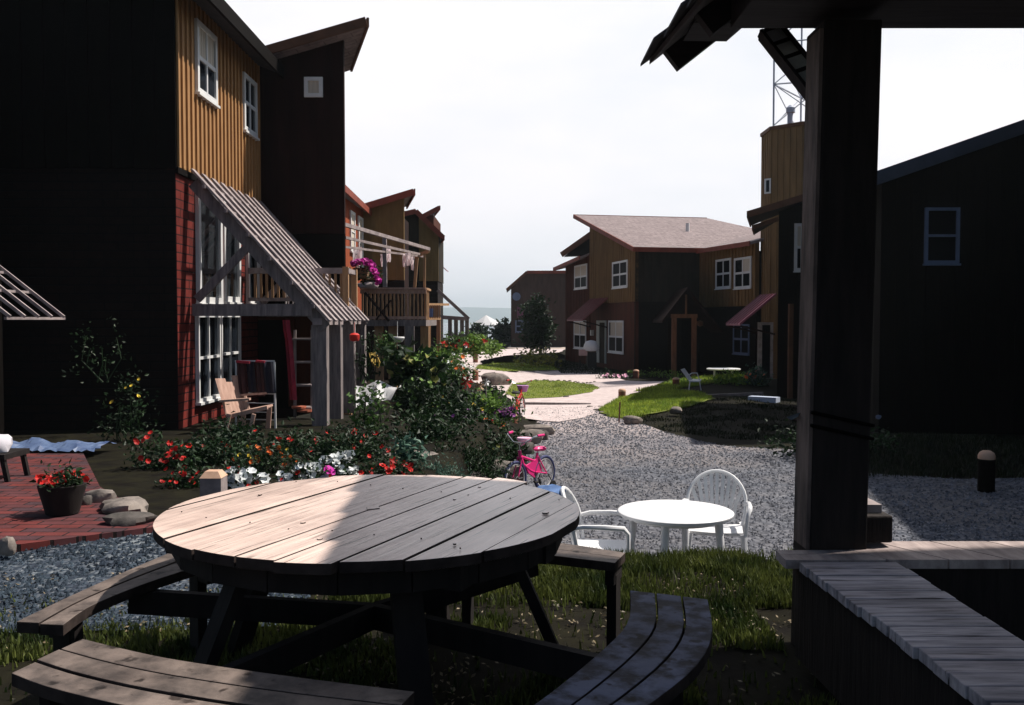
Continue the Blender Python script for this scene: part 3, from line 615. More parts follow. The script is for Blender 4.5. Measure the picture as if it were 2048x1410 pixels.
# awnings (own colours, bolted to walls)
def awning(A, B, x0, x1, ytop, ybot, out, mt, label, dark=True, xo=0):
    sa, za = hit(x0, ytop, A, B); sb, _ = hit(x1, ytop, A, B); F, _ = fr(A, B)
    if sb < sa: sa, sb = sb, sa
    o, u, n = F
    def P(s, q, z): return Vector((o[0]+u[0]*s+n[0]*q, o[1]+u[1]*s+n[1]*q, z))
    zb = za-(ybot-ytop)/FPX*P(sa,0,0).y
    t = thing('awning', P((sa+sb)/2, 0, zb), label, 'awning')
    b = MB(); b.add([P(sa,0,za),P(sb,0,za),P(sb,out,zb),P(sa,out,zb),P(sa,0,za-.05),P(sb,0,za-.05),P(sb,out,zb-.05),P(sa,out,zb-.05)], [(0,1,2,3),(7,6,5,4),(0,4,5,1),(1,5,6,2),(2,6,7,3),(3,7,4,0)])
    k = int((sb-sa)/.25)
    for i in range(k+1):
        s = lerp(sa+.02, sb-.02, i/k); b.beam(P(s,.0,za+.02), P(s,out,zb+.02), .03, .04)
    part(b,'canopy',mt,t)
    for s in (sa+.05, sb-.05):
        b = MB(); b.beam(P(s,.02,zb-.35), P(s,out-.05,zb-.06), .06, .06); part(b,'bracket',m_brown,t)
    return t
awning(Bf, Bn, 1182, 1216, 598, 640, 1.25, m_purple2, 'plum red metal awning over the ochre house door and left window')
# porch gable with timber posts in the inner corner
pc = thing('porch', (7.4,39.2,-.75), 'dark gabled entrance porch on two orange timber posts in the house corner', 'porch')
Yp = 37.6
xa, xb, xm = at(1349,640,Yp).x, at(1389,640,Yp).x, at(1372,640,Yp).x; zp = at(1349,636,Yp).z; zt2 = at(1368,575,Yp).z
m_orng = mat('orange_stained_timber', (.28,.12,.055), (.18,.075,.035), 4, (3,3,.6), .7, .2)
for x in (xa, xb):
    b = MB(); b.box((x-.09,Yp,-.8),(x+.09,Yp+.18,zp)); part(b,'post',m_orng,pc)
b = MB(); b.box((xa-.12,Yp-.02,zp),(xb+.12,Yp+.2,zp+.16)); b.beam((xm,Yp,zp+.1),(xm,Yp,zp+.95),.07,.07); part(b,'lintel',m_orng,pc)
zr0 = zp-.35
b = MB(); b.slab([(xa-.55,Yp-.35,zp-.1),(xm,Yp-.35,zt2),(xm+.1,Yp+3,zt2),(xa-.5,Yp+3,zp-.1)],.1); b.slab([(xm,Yp-.35,zt2),(xb+1.05,Yp-.35,zp-.5),(xb+1.1,Yp+3,zp-.5),(xm+.1,Yp+3,zt2)],.1); part(b,'roof',m_brown,pc)
b = MB(); b.add([(xa-.4,Yp+.3,zp+.02),(xb+.75,Yp+.3,zp+.02),(xm,Yp+.3,zt2-.15)],[(0,1,2)]); b.add([(xa-.4,Yp+.36,zp+.02),(xb+.75,Yp+.36,zp+.02),(xm,Yp+.36,zt2-.15)],[(0,1,2)]); part(b,'gable_panel',m_brown,pc)
b = MB(); b.box((xa+.1,Yp+2.3,-.8),(xb-.1,Yp+2.4,zp-.1)); part(b,'door',m_black,pc)
# ================================================================== tower with lattice mast
tw = thing('tower', (9.8,35,-.75), 'tall ochre octagonal tower with white steel lattice on top beside the post', 'tower')
XA = at(1519,300,35.8).x; zt3 = at(1521,250,33.5).z
pts = []
for a in (0,1,2,3,4,5,6,7):
    th = R(202.5+45*a); pts.append((XA+1.55+1.62*math.cos(th), 35.0+1.62*math.sin(th)))
for i in range(8):
    A_, B_ = pts[i], pts[(i+1)%8]
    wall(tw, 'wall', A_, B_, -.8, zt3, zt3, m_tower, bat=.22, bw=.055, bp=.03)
b = MB(); b.slab([(x+(x-XA-1.55)*.05, y+(y-35)*.05, zt3+.12) for x, y in pts], .12); part(b,'cap',m_fascia_d,tw)
Fw = min(range(8), key=lambda i: (pts[i][0]+pts[(i+1)%8][0])/2+(pts[i][1]+pts[(i+1)%8][1])*.6)
wpx(tw, pts[Fw], pts[(Fw+1)%8], 1530, 358, 388, 1543, cols=1, rows=1, fw=.06, sill=False)
m_steel = mat('pale_blue_steel', (.42,.46,.55), (.35,.39,.48), 4, (1,1,1), .5, 0)
ms = thing('lattice_mast', (XA+1.5,35,zt3), 'pale steel lattice mast standing on the ochre tower', 'mast')
hz = 4.6; cx_, cy_ = XA+1.5, 35.0; cr_ = [(cx_-1.45,cy_-.9),(cx_+.35,cy_-1.5),(cx_+1.9,cy_-.2),(cx_+.2,cy_+1.2)]
for i in range(4):
    (xa_, ya_), (xb_, yb_) = cr_[i], cr_[(i+1)%4]
    b = MB(); b.tube([(xa_,ya_,zt3+.1),(xa_,ya_,zt3+hz)], .035, 6); part(b,'leg',m_steel,ms)
    b = MB()
    for j in range(3):
        za_, zb_ = zt3+.1+j*1.5, zt3+.1+(j+1)*1.5
        b.tube([(xa_,ya_,za_),(xb_,yb_,zb_)], .018, 5); b.tube([(xb_,yb_,za_),(xa_,ya_,zb_)], .018, 5); b.tube([(xa_,ya_,zb_),(xb_,yb_,zb_)], .028, 5)
    part(b,'bracing',m_steel,ms)
v = at(1580,232,35); b = MB(); b.tube([(v.x,35,zt3+.1),(v.x,35,v.z),(v.x+.03,35,v.z+.12)], .10, 12); b.lathe((v.x+.02,35,v.z), [(.06,.1),(.17,.12),(.17,.30),(.06,.4)], 12); tag(b.build('flue', m_steel, smooth=True, loc=(v.x,35,zt3)), 'grey capped flue on the tower top inside the lattice', 'flue')
Wt0, Wt1 = (at(1506,600,34.2).x,34.4), (at(1556,600,31.8).x,31.6)
aw2 = awning((at(1500,600,34.5).x,34.5), (at(1553,600,32).x,32), 1522, 1553, 590, 648, 1.3, m_purple, 'purple corrugated metal awning below the ochre tower')
dr = MB(); xa_, xb_ = at(1516,650,33.0), at(1546,650,33.0); 
tdr = thing('door', (at(1530,700,33).x,33,-.75), 'narrow pale framed glass door under the purple awning', 'door')
dr.box((xa_.x,32.95,-.8),(xa_.x+.14,33.05,xa_.z)); dr.box((xb_.x-.1,32.95,-.8),(xb_.x,33.05,xa_.z)); dr.box((xa_.x,32.95,xa_.z),(xb_.x,33.05,xa_.z+.1)); part(dr,'frame',m_grey,tdr)
dr = MB(); dr.box((xa_.x+.14,32.98,-.75),(xb_.x-.1,33.03,xa_.z)); part(dr,'pane',m_glass_d,tdr)
# ================================================================== house E right (dark, stepped roofs)
hR = thing('house', (8.2,26,-.6), 'black walled house with two stepped rust edged roofs partly behind the post', 'house')
Y5 = 26.0; X5 = at(1556,600,Y5).x
b = MB(); ze = at(1556,420,Y5).z-.05; ze2 = at(1610,400,Y5).z+.9; b.add([(X5,Y5,-.8),(X5+3.3,Y5,-.8),(X5+3.3,31,-.8),(X5*31/Y5+.08,31,-.8),(X5,Y5,ze),(X5+3.3,Y5,ze2),(X5+3.3,31,ze2),(X5*31/Y5+.08,31,ze+.3)],[(3,2,1,0),(4,5,6,7),(0,1,5,4),(1,2,6,5),(2,3,7,6),(3,0,4,7)])
F,_ = fr((X5,Y5),(X5+3.3,Y5))
for i in range(12): b.fbox(F,(i*.28,0,2.0),(i*.28+.05,.02,at(1556,420,Y5).z-.1))
part(b,'wall',m_black,hR)
window(hR, (X5,Y5), (X5+3,Y5), *[at(1588,500,Y5).x-X5, at(1618,500,Y5).x-X5], at(1590,542,Y5).z, at(1590,447,Y5).z, fw=.08, mb_=.06, curtain=[(0,1,.5,1)])
ql, qr = at(1497,424,25.4), at(1620,386,25.4)
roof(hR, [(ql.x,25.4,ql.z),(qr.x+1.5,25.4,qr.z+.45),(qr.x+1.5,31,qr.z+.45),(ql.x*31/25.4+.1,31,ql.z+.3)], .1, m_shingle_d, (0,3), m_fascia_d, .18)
ql, qr = at(1507,452,25.8), at(1556,436,25.8)
roof(hR, [(ql.x,25.8,ql.z),(qr.x,25.8,qr.z),(qr.x,27.5,qr.z),(ql.x*27.5/25.8+.05,27.5,ql.z)], .07, m_shingle_d, (0,3), m_fascia_d, .12, name='lower_roof')
b = MB(); b.box((X5+.2,25.6,-.8),(X5+.32,25.72,2.0)); b.box((X5+.9,25.6,-.8),(X5+1.0,25.72,2.0)); part(b,'porch_post',m_fascia_d,hR)
# ================================================================== dark house right
hK = thing('house', (9,18.5,-.75), 'big black house at right with a single sash window and rising roof edge', 'house')
zk0, zk1 = at(1745,368,18.5).z, at(2048,262,18.5).z; xk0, xk1 = at(1745,368,18.5).x, at(2048,262,18.5).x
slope = (zk1-zk0)/(xk1-xk0); XL = 7.35
F = ((XL,18.5),(1,0),(0,-1)); zl_ = zk0+(XL-xk0)*slope
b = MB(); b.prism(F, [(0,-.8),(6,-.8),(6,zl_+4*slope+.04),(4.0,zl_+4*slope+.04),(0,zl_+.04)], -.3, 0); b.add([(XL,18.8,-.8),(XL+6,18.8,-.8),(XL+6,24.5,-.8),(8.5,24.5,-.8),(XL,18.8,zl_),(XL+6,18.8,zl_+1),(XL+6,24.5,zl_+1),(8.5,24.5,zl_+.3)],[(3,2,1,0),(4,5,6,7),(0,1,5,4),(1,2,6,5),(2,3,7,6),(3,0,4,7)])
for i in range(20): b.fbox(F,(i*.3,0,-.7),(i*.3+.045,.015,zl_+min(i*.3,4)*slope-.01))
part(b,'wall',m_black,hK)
x6 = 6.7
roof(hK, [(x6,18.0,zk0+(x6-xk0)*slope+.18),(11.4,18.0,zk0+(11.4-xk0)*slope+.18),(11.4,24.8,zk0+(11.4-xk0)*slope+.18),(7.85,24.8,zk0+(7.85-xk0)*slope+.18)], .16, m_shingle_d, (0,3), mat('slate_blue_trim',(.05,.06,.085),(.035,.045,.065),3,(1,1,1),.6,.05), .26)
window(hK, (XL,18.5),(XL+8,18.5), at(1850,470,18.45).x-XL, at(1919,470,18.45).x-XL, at(1850,527,18.45).z, at(1850,415,18.45).z, cols=1, rows=2, fw=.06, mb_=.04, fm=m_dimwhite, gm=m_glass_d, sill=True, p=.07)
shade_wing = thing('house', (10,11.5,-.75), 'added unseen house wing beyond the right edge, shading the yard', 'house')  # unseen wing, added to cast shade over the right of the yard
b = MB(); b.add([(x,y,z) for z in (-.8,6.4) for x,y in ((8.8,8.8),(14,8.8),(14,18.4),(10.55,18.4))],[(3,2,1,0),(4,5,6,7),(0,1,5,4),(1,2,6,5),(2,3,7,6),(3,0,4,7)]); part(b,'wall',m_black,shade_wing)
roof(shade_wing, [(8.5,8.4,6.3),(10.35,18.45,6.3),(13.5,18.45,8.0),(13.5,8.4,8.0)], .12, m_shingle_d, (0,), m_fascia_d, .2)
# ================================================================== far house C
hC = thing('house', (4,80,-.8), 'small brown far house at the end of the path with purple awning', 'house')
Yc = 78; c0 = at(1022,600,Yc); 
pk2 = at(1055,544,Yc)
F = ((c0.x,Yc),(1,0),(0,-1)); b = MB(); b.prism(F, [(0,-.9),(7,-.9),(7,pk2.z),(pk2.x-c0.x,pk2.z),(0,at(1022,576,Yc).z)], -6, 0)
for i in range(17): b.fbox(F,(i*.42,0,-.8),(i*.42+.06,.03,at(1022,576,Yc).z))
part(b,'wall',m_brown if False else mat('far_brown_siding',(.075,.04,.03),(.05,.028,.02),2,(2,2,.4),.8,.1),hC)
e0 = at(1013,578,Yc-.5); e1 = at(1054,542,Yc-.5)
roof(hC, [(e0.x,Yc-.5,e0.z),(e1.x,Yc-.5,e1.z),(e1.x,Yc+6,e1.z),(e0.x,Yc+6,e0.z)], .12, m_shingle, (0,), m_fascia_d, .2)
roof(hC, [(e1.x,Yc-.5,e1.z),(e1.x+7,Yc-.5,e1.z+.02),(e1.x+7,Yc+6,e1.z+.02),(e1.x,Yc+6,e1.z)], .12, m_shingle, (0,), m_fascia, .25)
window(hC,(c0.x,Yc),(c0.x+7,Yc), .35, 1.5, at(1030,665,Yc).z, at(1030,640,Yc).z, fw=.12, mb_=.1, fm=m_dimwhite)
b = MB(); q = at(1033,593,Yc-.1); b.tube([(q.x,Yc-.12,q.z),(q.x,Yc-.02,q.z)], .35, 16); part(b,'round_vent',m_dimwhite,hC)
awning((c0.x,Yc),(c0.x+7,Yc), 1034, 1056, 614, 634, 1.2, m_purple, 'small purple awning on the far brown house')
# ================================================================== pavilion (foreground right)
m_post = mat('rough_dark_timber', (.022,.015,.013), (.010,.007,.006), 5, (4,4,.5), .8, .5)
m_beam = mat('dark_beam_timber', (.03,.025,.03), (.014,.011,.013), 4, (.6,4,4), .7, .3)
m_seat = mat('grey_decking', (.52,.475,.50), (.22,.205,.23), 3.5, (1,7,3), .75, .35, island=.16, crack=(1.1,24,3))
m_seat2 = mat('grey_decking_across', (.42,.345,.32), (.24,.19,.18), 3.5, (5,1,3), .75, .35, island=.16)
pv = thing('pavilion', (3,3,0), 'dark timber pavilion with thick post, shingled roof corner and plank seat at right', 'pavilion')
PX0, PX1, PY0, PY1 = 1.365, 1.625, 4.2, 4.46
def lean(z): return (z-.5)*.016
b = MB()
zs = [-.05,.5,1.2,2.0,2.9]; V = []
for z in zs:
    l = lean(z); V += [(PX0+l,PY0,z),(PX1+l,PY0,z),(PX1+l,PY1,z),(PX0+l,PY1,z)]
Fc = []
for i in range(4):
    for j in range(4): Fc.append((i*4+j, i*4+(j+1)%4, (i+1)*4+(j+1)%4, (i+1)*4+j))
Fc += [(3,2,1,0),(16,17,18,19)]; b.add(V, Fc)
part(b, 'post', m_post, pv, bevel=.008)
b = MB(); b.add([(PX0-.018+lean(z)-.0,y,z) for z in (.5,2.86) for y in (PY0+.006,PY1-.07)]+[(PX0-.001+lean(z),y,z) for z in (.5,2.86) for y in (PY0+.006,PY1-.07)], [(0,1,3,2),(4,6,7,5),(0,2,6,4),(1,5,7,3),(2,3,7,6),(0,4,5,1)]); part(b, 'lit_face_board', mat('lit_face_tone', (.20,.145,.125), (.06,.045,.04), 4, (3,3,.7), .8, .4), pv)  # added board; its paler tone stands in for light on this face
b = MB(); b.box((1.05,4.1,2.95),(7.2,4.5,3.2)); 
part(b, 'beam', m_beam, pv, bevel=.006)
b = MB(); P4 = [at(1366,82,4.9),at(1453,83,4.9),at(1484,56,4.9),at(1484,10,4.9),at(1400,10,4.9)]; b.prism(((0,4.9),(1,0),(0,-1)), [(p.x,p.z) for p in P4], 0, .3); part(b, 'beam_end', m_beam, pv)
# roof: eave line leans slightly left going away; rises to the right
SL = math.tan(R(38))
def eave(y): return .765+(5.2-y)*.082
def rz_(x, y): return 3.0+(x-eave(y))*SL
m_under = mat('roof_boards', (.16,.14,.14), (.09,.08,.085), 4, (4,.6,4), .6, .3)
rng = random.Random(5)
b = MB(); y0_, y1_ = -1.6, 5.2
b.slab([(eave(y1_),y1_,3.0),(eave(y0_),y0_,3.0),(4.2,y0_,rz_(4.2,y0_)),(4.2,y1_,rz_(4.2,y1_))], .03); b.slab([(4.2,y1_,rz_(4.2,y1_)),(4.2,y0_,rz_(4.2,y0_)),(7.6,y0_,3.0),(7.6,y1_,3.0)], .03); rf = part(b, 'roof_deck', m_under, pv)
b = MB()
for i in range(15):               # shingle courses, stepped at the edge
    x = .0+i*.19
    for j in range(14):
        y = y0_+j*(y1_+.05-y0_)/14; ya = y; yb = y+(y1_+.05-y0_)/14-.006; xe = eave(y)+x-.07+rng.uniform(-.02,.02)
        z = rz_(xe, y); b.slab([(xe,ya,z+.05),(xe+.24,ya,z+.24*SL+.035),(xe+.24,yb,z+.24*SL+.035),(xe,yb,z+.05)], .016)
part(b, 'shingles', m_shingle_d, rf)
for i in range(10):
    y = y1_-.06-i*.62; b = MB(); b.beam((eave(y)+.1,y,rz_(eave(y)+.1,y)-.1),(4.15,y,rz_(4.15,y)-.1),.07,.14); part(b, 'rafter', m_beam, pv)
# stepped brace from beam to post: short battens on a board
bp0 = at(1540,62,4.9); bp1 = at(1650,200,4.6); b = MB(); b.beam(bp0, bp1, .10, .035, (0,-1,.3)); br = part(b, 'brace', mat('pale_brace_board',(.75,.78,.8),(.5,.52,.54),5,(1,1,1),.7,.2), pv)
b = MB(); d = (bp1-bp0); dn = d.normalized(); nn = dn.cross(Vector((0,-1,.3))).normalized()
for s in (-1,1): b.beam(bp0+nn*(s*.055), bp1+nn*(s*.055), .018, .07, (0,-1,.3))
for i in range(6):
    p = bp0+d*(i/5.0); b.beam(p-nn*.06, p+nn*.06, .018, .06, (0,-1,.3))
part(b, 'batten', m_beam, br)
# twine round the post
b = MB()
for z in (1.55-.46*1, 1.55-.52):
    z += .01; l = lean(z); b.tube([(PX0+l-.008,PY0-.008,z+.03),(PX1+l+.008,PY0-.008,z-.03),(PX1+l+.008,PY1+.008,z-.03),(PX0+l-.008,PY1+.008,z+.03)], .009, 6, closed=True)
tag(b.build('twine', m_black, loc=(PX0,PY0,1.05)), 'dark twine wound twice around the thick pavilion post', 'twine')
b = MB(); q = at(1588,829,4.35); b.add([(q.x-.035,q.y,q.z-.012),(q.x+.03,q.y-.01,q.z+.012),(q.x+.045,q.y+.01,q.z+.0),(q.x+.0,q.y+.04,q.z-.03),(q.x+.0,q.y+.02,q.z-.008)],[(0,1,4),(1,2,4),(2,3,4),(3,0,4)])
tag(b.build('rag', mat('pale_blue_cloth',(.35,.45,.6),(.3,.4,.55),5,(1,1,1),.8,.1), loc=(q.x,q.y,q.z)), 'scrap of pale blue cloth caught in the twine on the post', 'cloth')
# plank seat, L-shaped
zs_ = .5
b = MB(); yy = 3.98
while yy > -.6:
    w = .105; b.box((1.245+(4.1-yy)*.045+rng.uniform(-.006,.006), yy-w+.006, zs_-.04),(1.675+rng.uniform(-.006,.006), yy, zs_+rng.uniform(-.002,.002))); yy -= w
s1 = part(b, 'seat', m_seat, pv, bevel=.003)
b = MB(); xx = 1.65; b.box((1.2,4.02,zs_-.04),(1.64,4.12,zs_-.001)); b.box((1.205,4.125,zs_-.04),(1.64,4.195,zs_-.001))
while xx < 6:
    w = .27; b.add([(xx,4.02,zs_-.04),(xx+w-.01,4.02,zs_-.04),(xx+w-.01-.2,4.36,zs_-.04),(xx-.2,4.36,zs_-.04),(xx,4.02,zs_),(xx+w-.01,4.02,zs_),(xx+w-.01-.2,4.36,zs_),(xx-.2,4.36,zs_)],[(3,2,1,0),(4,5,6,7),(0,1,5,4),(1,2,6,5),(2,3,7,6),(3,0,4,7)]); xx += w
part(b, 'seat', m_seat2, pv)
b = MB(); b.beam((1.29,4.1,.25),(1.49,-.6,.25),.04,.41); b.box((1.62,-.6,.25),(1.66,4.0,.455)); b.box((1.7,4.04,0),(6.8,4.08,.455)); part(b, 'skirt_board', m_post, pv)
for y in (1.2, 3.3):
    b = MB(); b.box((1.34,y,-.02),(1.6,y+.09,.45)); part(b, 'leg', m_post, pv)
b = MB(); q0 = at(1716,1022,4.35); q1 = at(1767,1075,4.35); b.box((1.60,4.24,q1.z),(q1.x,4.46,q0.z)); part(b, 'rail_end', m_post, pv, bevel=.01)
b = MB(); b.box((1.60,4.3,q0.z+.002),(q1.x-.03,4.5,q0.z+.04)); part(b, 'rail_end_lit_top', m_grey, pv)  # paler slab stands in for light on the top of the rail end
b = MB(); b.box((1.34,-.5,-.02),(7.2,4.1,.0)); b.box((6.9,4.2,-.02),(7.15,4.46,2.9)); b.box((1.75,-1.2,-.02),(1.99,-.95,2.9)); part(b, 'post', m_post, pv)
# ================================================================== round picnic table
TC = Vector((-.585, 3.87, 0)); TA = math.atan2(.40, .917)     # plank direction measured from +Y towards +X
pt = thing('picnic_table', TC, 'large round weathered plank picnic table with four attached plank benches in the foreground', 'table', rz=-TA)
m_top = mat('weathered_tabletop', (.86,.66,.56), (.58,.44,.38), 3.0, (13,.55,3), .30, .22, 1.0, island=.12, ramp=(.28,.62), detail=9, crack=(26,.9,3))
m_dark = mat('dark_understructure', (.014,.010,.009), (.006,.004,.004), 4, (3,3,.8), .85, .3)
def L2W(p): return (TC.x+p[0]*math.cos(-TA)-p[1]*math.sin(-TA), TC.y+p[0]*math.sin(-TA)+p[1]*math.cos(-TA), p[2])
RT_ = .865; zt_ = .755
bd = [-.862,-.79,-.62,-.41,-.205,0,.16,.355,.54,.73,.862]; ext = [0,0,.0,0,-.004,.012,.022,-.006,0,.002]
b = MB(); rng = random.Random(11)
for i in range(10):
    g = .0045 if i not in (4,5) else .006
    a, c = bd[i]+g, bd[i+1]-g; rr = RT_+ext[i]; n = 10; ring = []
    fx = lambda x: math.sqrt(max(.0001, rr*rr-x*x))
    e1 = .03 if i == 6 else 0
    up_ = [(lerp(a,c,k/n), fx(lerp(a,c,k/n))+e1) for k in range(n+1)]; lo_ = [(x, -fx(x)+(.0 if i != 5 else .012)) for x in [lerp(a,c,k/n) for k in range(n+1)]][::-1]
    if i == 4: up_ = [(x - (0.010 if x > c-.02 else 0)*0, y) for x, y in up_]
    dz = rng.uniform(-.003,.003); dz += .006 if i == 6 else 0
    ring = up_[::-1]+lo_[::-1]; ring = [(x,y,zt_+dz+rng.uniform(-.0,.0)) for x, y in ring]
    b.slab([L2W(p) for p in ring], .038)
m_shade_edge = mat('shade_toned_edge', (.05,.038,.034), (.02,.015,.014), 9, (1,1,1), .85, .3, .1)  # shade on the board edges, put into their colour
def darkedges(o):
    if len(o.data.materials) == 1: o.data.materials.append(m_shade_edge)
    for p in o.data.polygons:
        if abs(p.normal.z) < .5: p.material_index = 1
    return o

# umbrella hole, knots, nail heads
kb = b
def dot_(x, y, r, k=9, h=.0012, z=None):
    v = []; 
    for j in range(k): t = 6.283*j/k; v.append(L2W((x+r*math.cos(t)*rng.uniform(.8,1.15), y+r*1.3*math.sin(t)*rng.uniform(.8,1.15), (z or zt_)+.0065)))
    kb.slab(v, .006)
dot_(.0, .0, .036, 4); 
for x, y, r in ((.70,.20,.014),(-.63,.05,.009),(-.1,-.35,.009),(.2,.62,.007),(.12,-.55,.010),(.23,.3,.006),(.6,-.42,.006)): dot_(x, y, r)
for i in range(10):
    for yy in (-.42, .45):
        for q in (.5,):
            x = lerp(bd[i],bd[i+1],q)
            if x*x+yy*yy < .7: dot_(x+rng.uniform(-.02,.02), yy+rng.uniform(-.05,.05), .0028, 6)
top = darkedges(part(b, 'tabletop', [m_top, m_shade_edge, m_dark], pt, bevel=.003))
b = MB()
for yy in (-.45, .0, .45):
    w = math.sqrt(.8**2-yy*yy); p, q = L2W((-w,yy,zt_-.09)), L2W((w,yy,zt_-.09)); b.beam(p, q, .09, .1)
part(b, 'cleat', m_dark, pt)
# deep octagonal rim under the top
b = MB(); n = 20
for i in range(n):
    t0, t1 = 6.283*i/n, 6.283*(i+1)/n; r = .78; b.beam((TC.x+r*math.cos(t0),TC.y+r*math.sin(t0),zt_-.085),(TC.x+r*math.cos(t1),TC.y+r*math.sin(t1),zt_-.085),.035,.09)
part(b, 'apron', m_dark, pt)
m_bench = mat('weathered_bench_boards', (.21,.165,.14), (.075,.06,.053), 3.2, (3,3,3), .6, .4, .3, island=.15, detail=8, crack=(4,4,3))
m_benchb = mat('worn_blue_shade_boards', (.11,.125,.19), (.018,.02,.032), 5, (1.6,1.6,3), .7, .45, .12, island=.15, ramp=(.42,.58), detail=8, crack=(5,5,3))  # worn bench boards with bluish shade put into the colour
def bench(inner, outer, nb, mt, zb=.46, legs=(.18,.82), label=None):
    """bench boards laid between two plan polylines given as photo pixels at seat height"""
    I = [gp(x, y, zb) for x, y in inner]; O = [gp(x, y, zb) for x, y in outer]; n = 14
    def samp(P, t):
        q = t*(len(P)-1); i = min(int(q), len(P)-2); f = q-i; p0, p1, p2, p3 = P[max(i-1,0)], P[i], P[i+1], P[min(i+2,len(P)-1)]
        return .5*((2*p1)+(p2-p0)*f+(2*p0-5*p1+4*p2-p3)*f*f+(3*p1-p0-3*p2+p3)*f**3)
    b = MB()
    for k in range(nb):
        a, c = k/nb+(.012 if k else 0), (k+1)/nb-.012; e0, e1 = rng.uniform(-.006,.006), rng.uniform(-.006,.006); dz = rng.uniform(-.003,.003); lo_, up_ = [], []
        for j in range(n+1):
            t = lerp(e0 if e0 > 0 else 0, 1-abs(e1), j/n); pi, po = samp(I, t), samp(O, t)
            lo_.append(pi.lerp(po, a)+Vector((0,0,dz))); up_.append(pi.lerp(po, c)+Vector((0,0,dz)))
        b.slab(lo_+up_[::-1], .042)
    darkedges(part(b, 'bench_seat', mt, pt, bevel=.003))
    for t in legs:
        pi, po = samp(I, t), samp(O, t); m_ = (pi+po)/2; c = (po-pi).normalized(); q = Vector((-c.y, c.x, 0))
        lb = MB(); lb.beam((m_.x,m_.y,-.02),(m_.x,m_.y,zb-.08),.085,.045,q); part(lb, 'bench_leg', m_dark, pt)
        lb = MB(); lb.beam(pi.lerp(po,.1)-Vector((0,0,.08)), pi.lerp(po,.9)-Vector((0,0,.08)), .04, .07); part(lb, 'bench_cleat', m_dark, pt)
    m_ = (samp(I,.5)+samp(O,.5))/2
    lb = MB(); lb.beam((TC.x,TC.y,.30),(m_.x,m_.y,.37),.04,.10); part(lb, 'arm', m_dark, pt)
bench([(165,1278),(256,1300),(360,1321),(580,1353),(830,1384)], [(20,1345),(102,1375),(273,1415),(500,1452),(740,1475)], 3, m_bench)
bench([(1260,1180),(1257,1240),(1212,1294),(1090,1394),(1000,1450)], [(1417,1199),(1427,1264),(1397,1330),(1300,1410),(1190,1480)], 3, m_benchb)
bench([(126,1249),(185,1209),(290,1166),(403,1129),(480,1104)], [(30,1245),(130,1197),(230,1152),(335,1107),(420,1072)], 2, m_bench)
bench([(1230,1125),(1119,1112),(1000,1098),(880,1082)], [(1251,1104),(1141,1087),(1020,1072),(900,1058)], 2, m_bench, legs=(.06,.85))
for aa in (-142,-70,2,75,148):     # splayed table legs
    c = Vector((math.cos(R(aa)), math.sin(R(aa)))); q = Vector((-c.y, c.x))
    lb = MB(); lb.beam((TC.x+.84*c.x,TC.y+.84*c.y,-.02),(TC.x+.52*c.x,TC.y+.52*c.y,.72),.11,.045,(c.x,c.y,.3)); part(lb, 'table_leg', m_dark, pt)
# ================================================================== white resin table and chairs
m_resin = mat('white_resin', (.80,.80,.80), (.76,.76,.77), 3, (1,1,1), .35, .02, .4)
cT = at(1351,1021,7.8); zT = cT.z; GY = -.75
wt_ = thing('resin_table', (cT.x,7.8,GY), 'round white resin table standing on the gravel behind the grass bank', 'table')
b = MB(); b.lathe((cT.x,7.8,zT), [(.40,-.035),(.475,-.035),(.487,-.02),(.487,-.006),(.478,0),(.46,.002)], 40); part(b, 'tabletop', m_resin, wt_, smooth=True)
b = MB(); b.lathe((cT.x,7.8,zT), [(.36,-.07),(.385,-.07),(.385,-.036),(.36,-.036)], 32); part(b, 'rim', m_resin, wt_, smooth=True)
for a in (-125,-35,55,145):
    a = R(a+12); b = MB(); x, y = cT.x+.36*math.cos(a), 7.8+.36*math.sin(a); x2, y2 = cT.x+.42*math.cos(a), 7.8+.42*math.sin(a)
    b.tube([(x2,y2,GY),(x,y,zT-.036)], [.026,.036], 10); part(b, 'leg', m_resin, wt_, smooth=True)
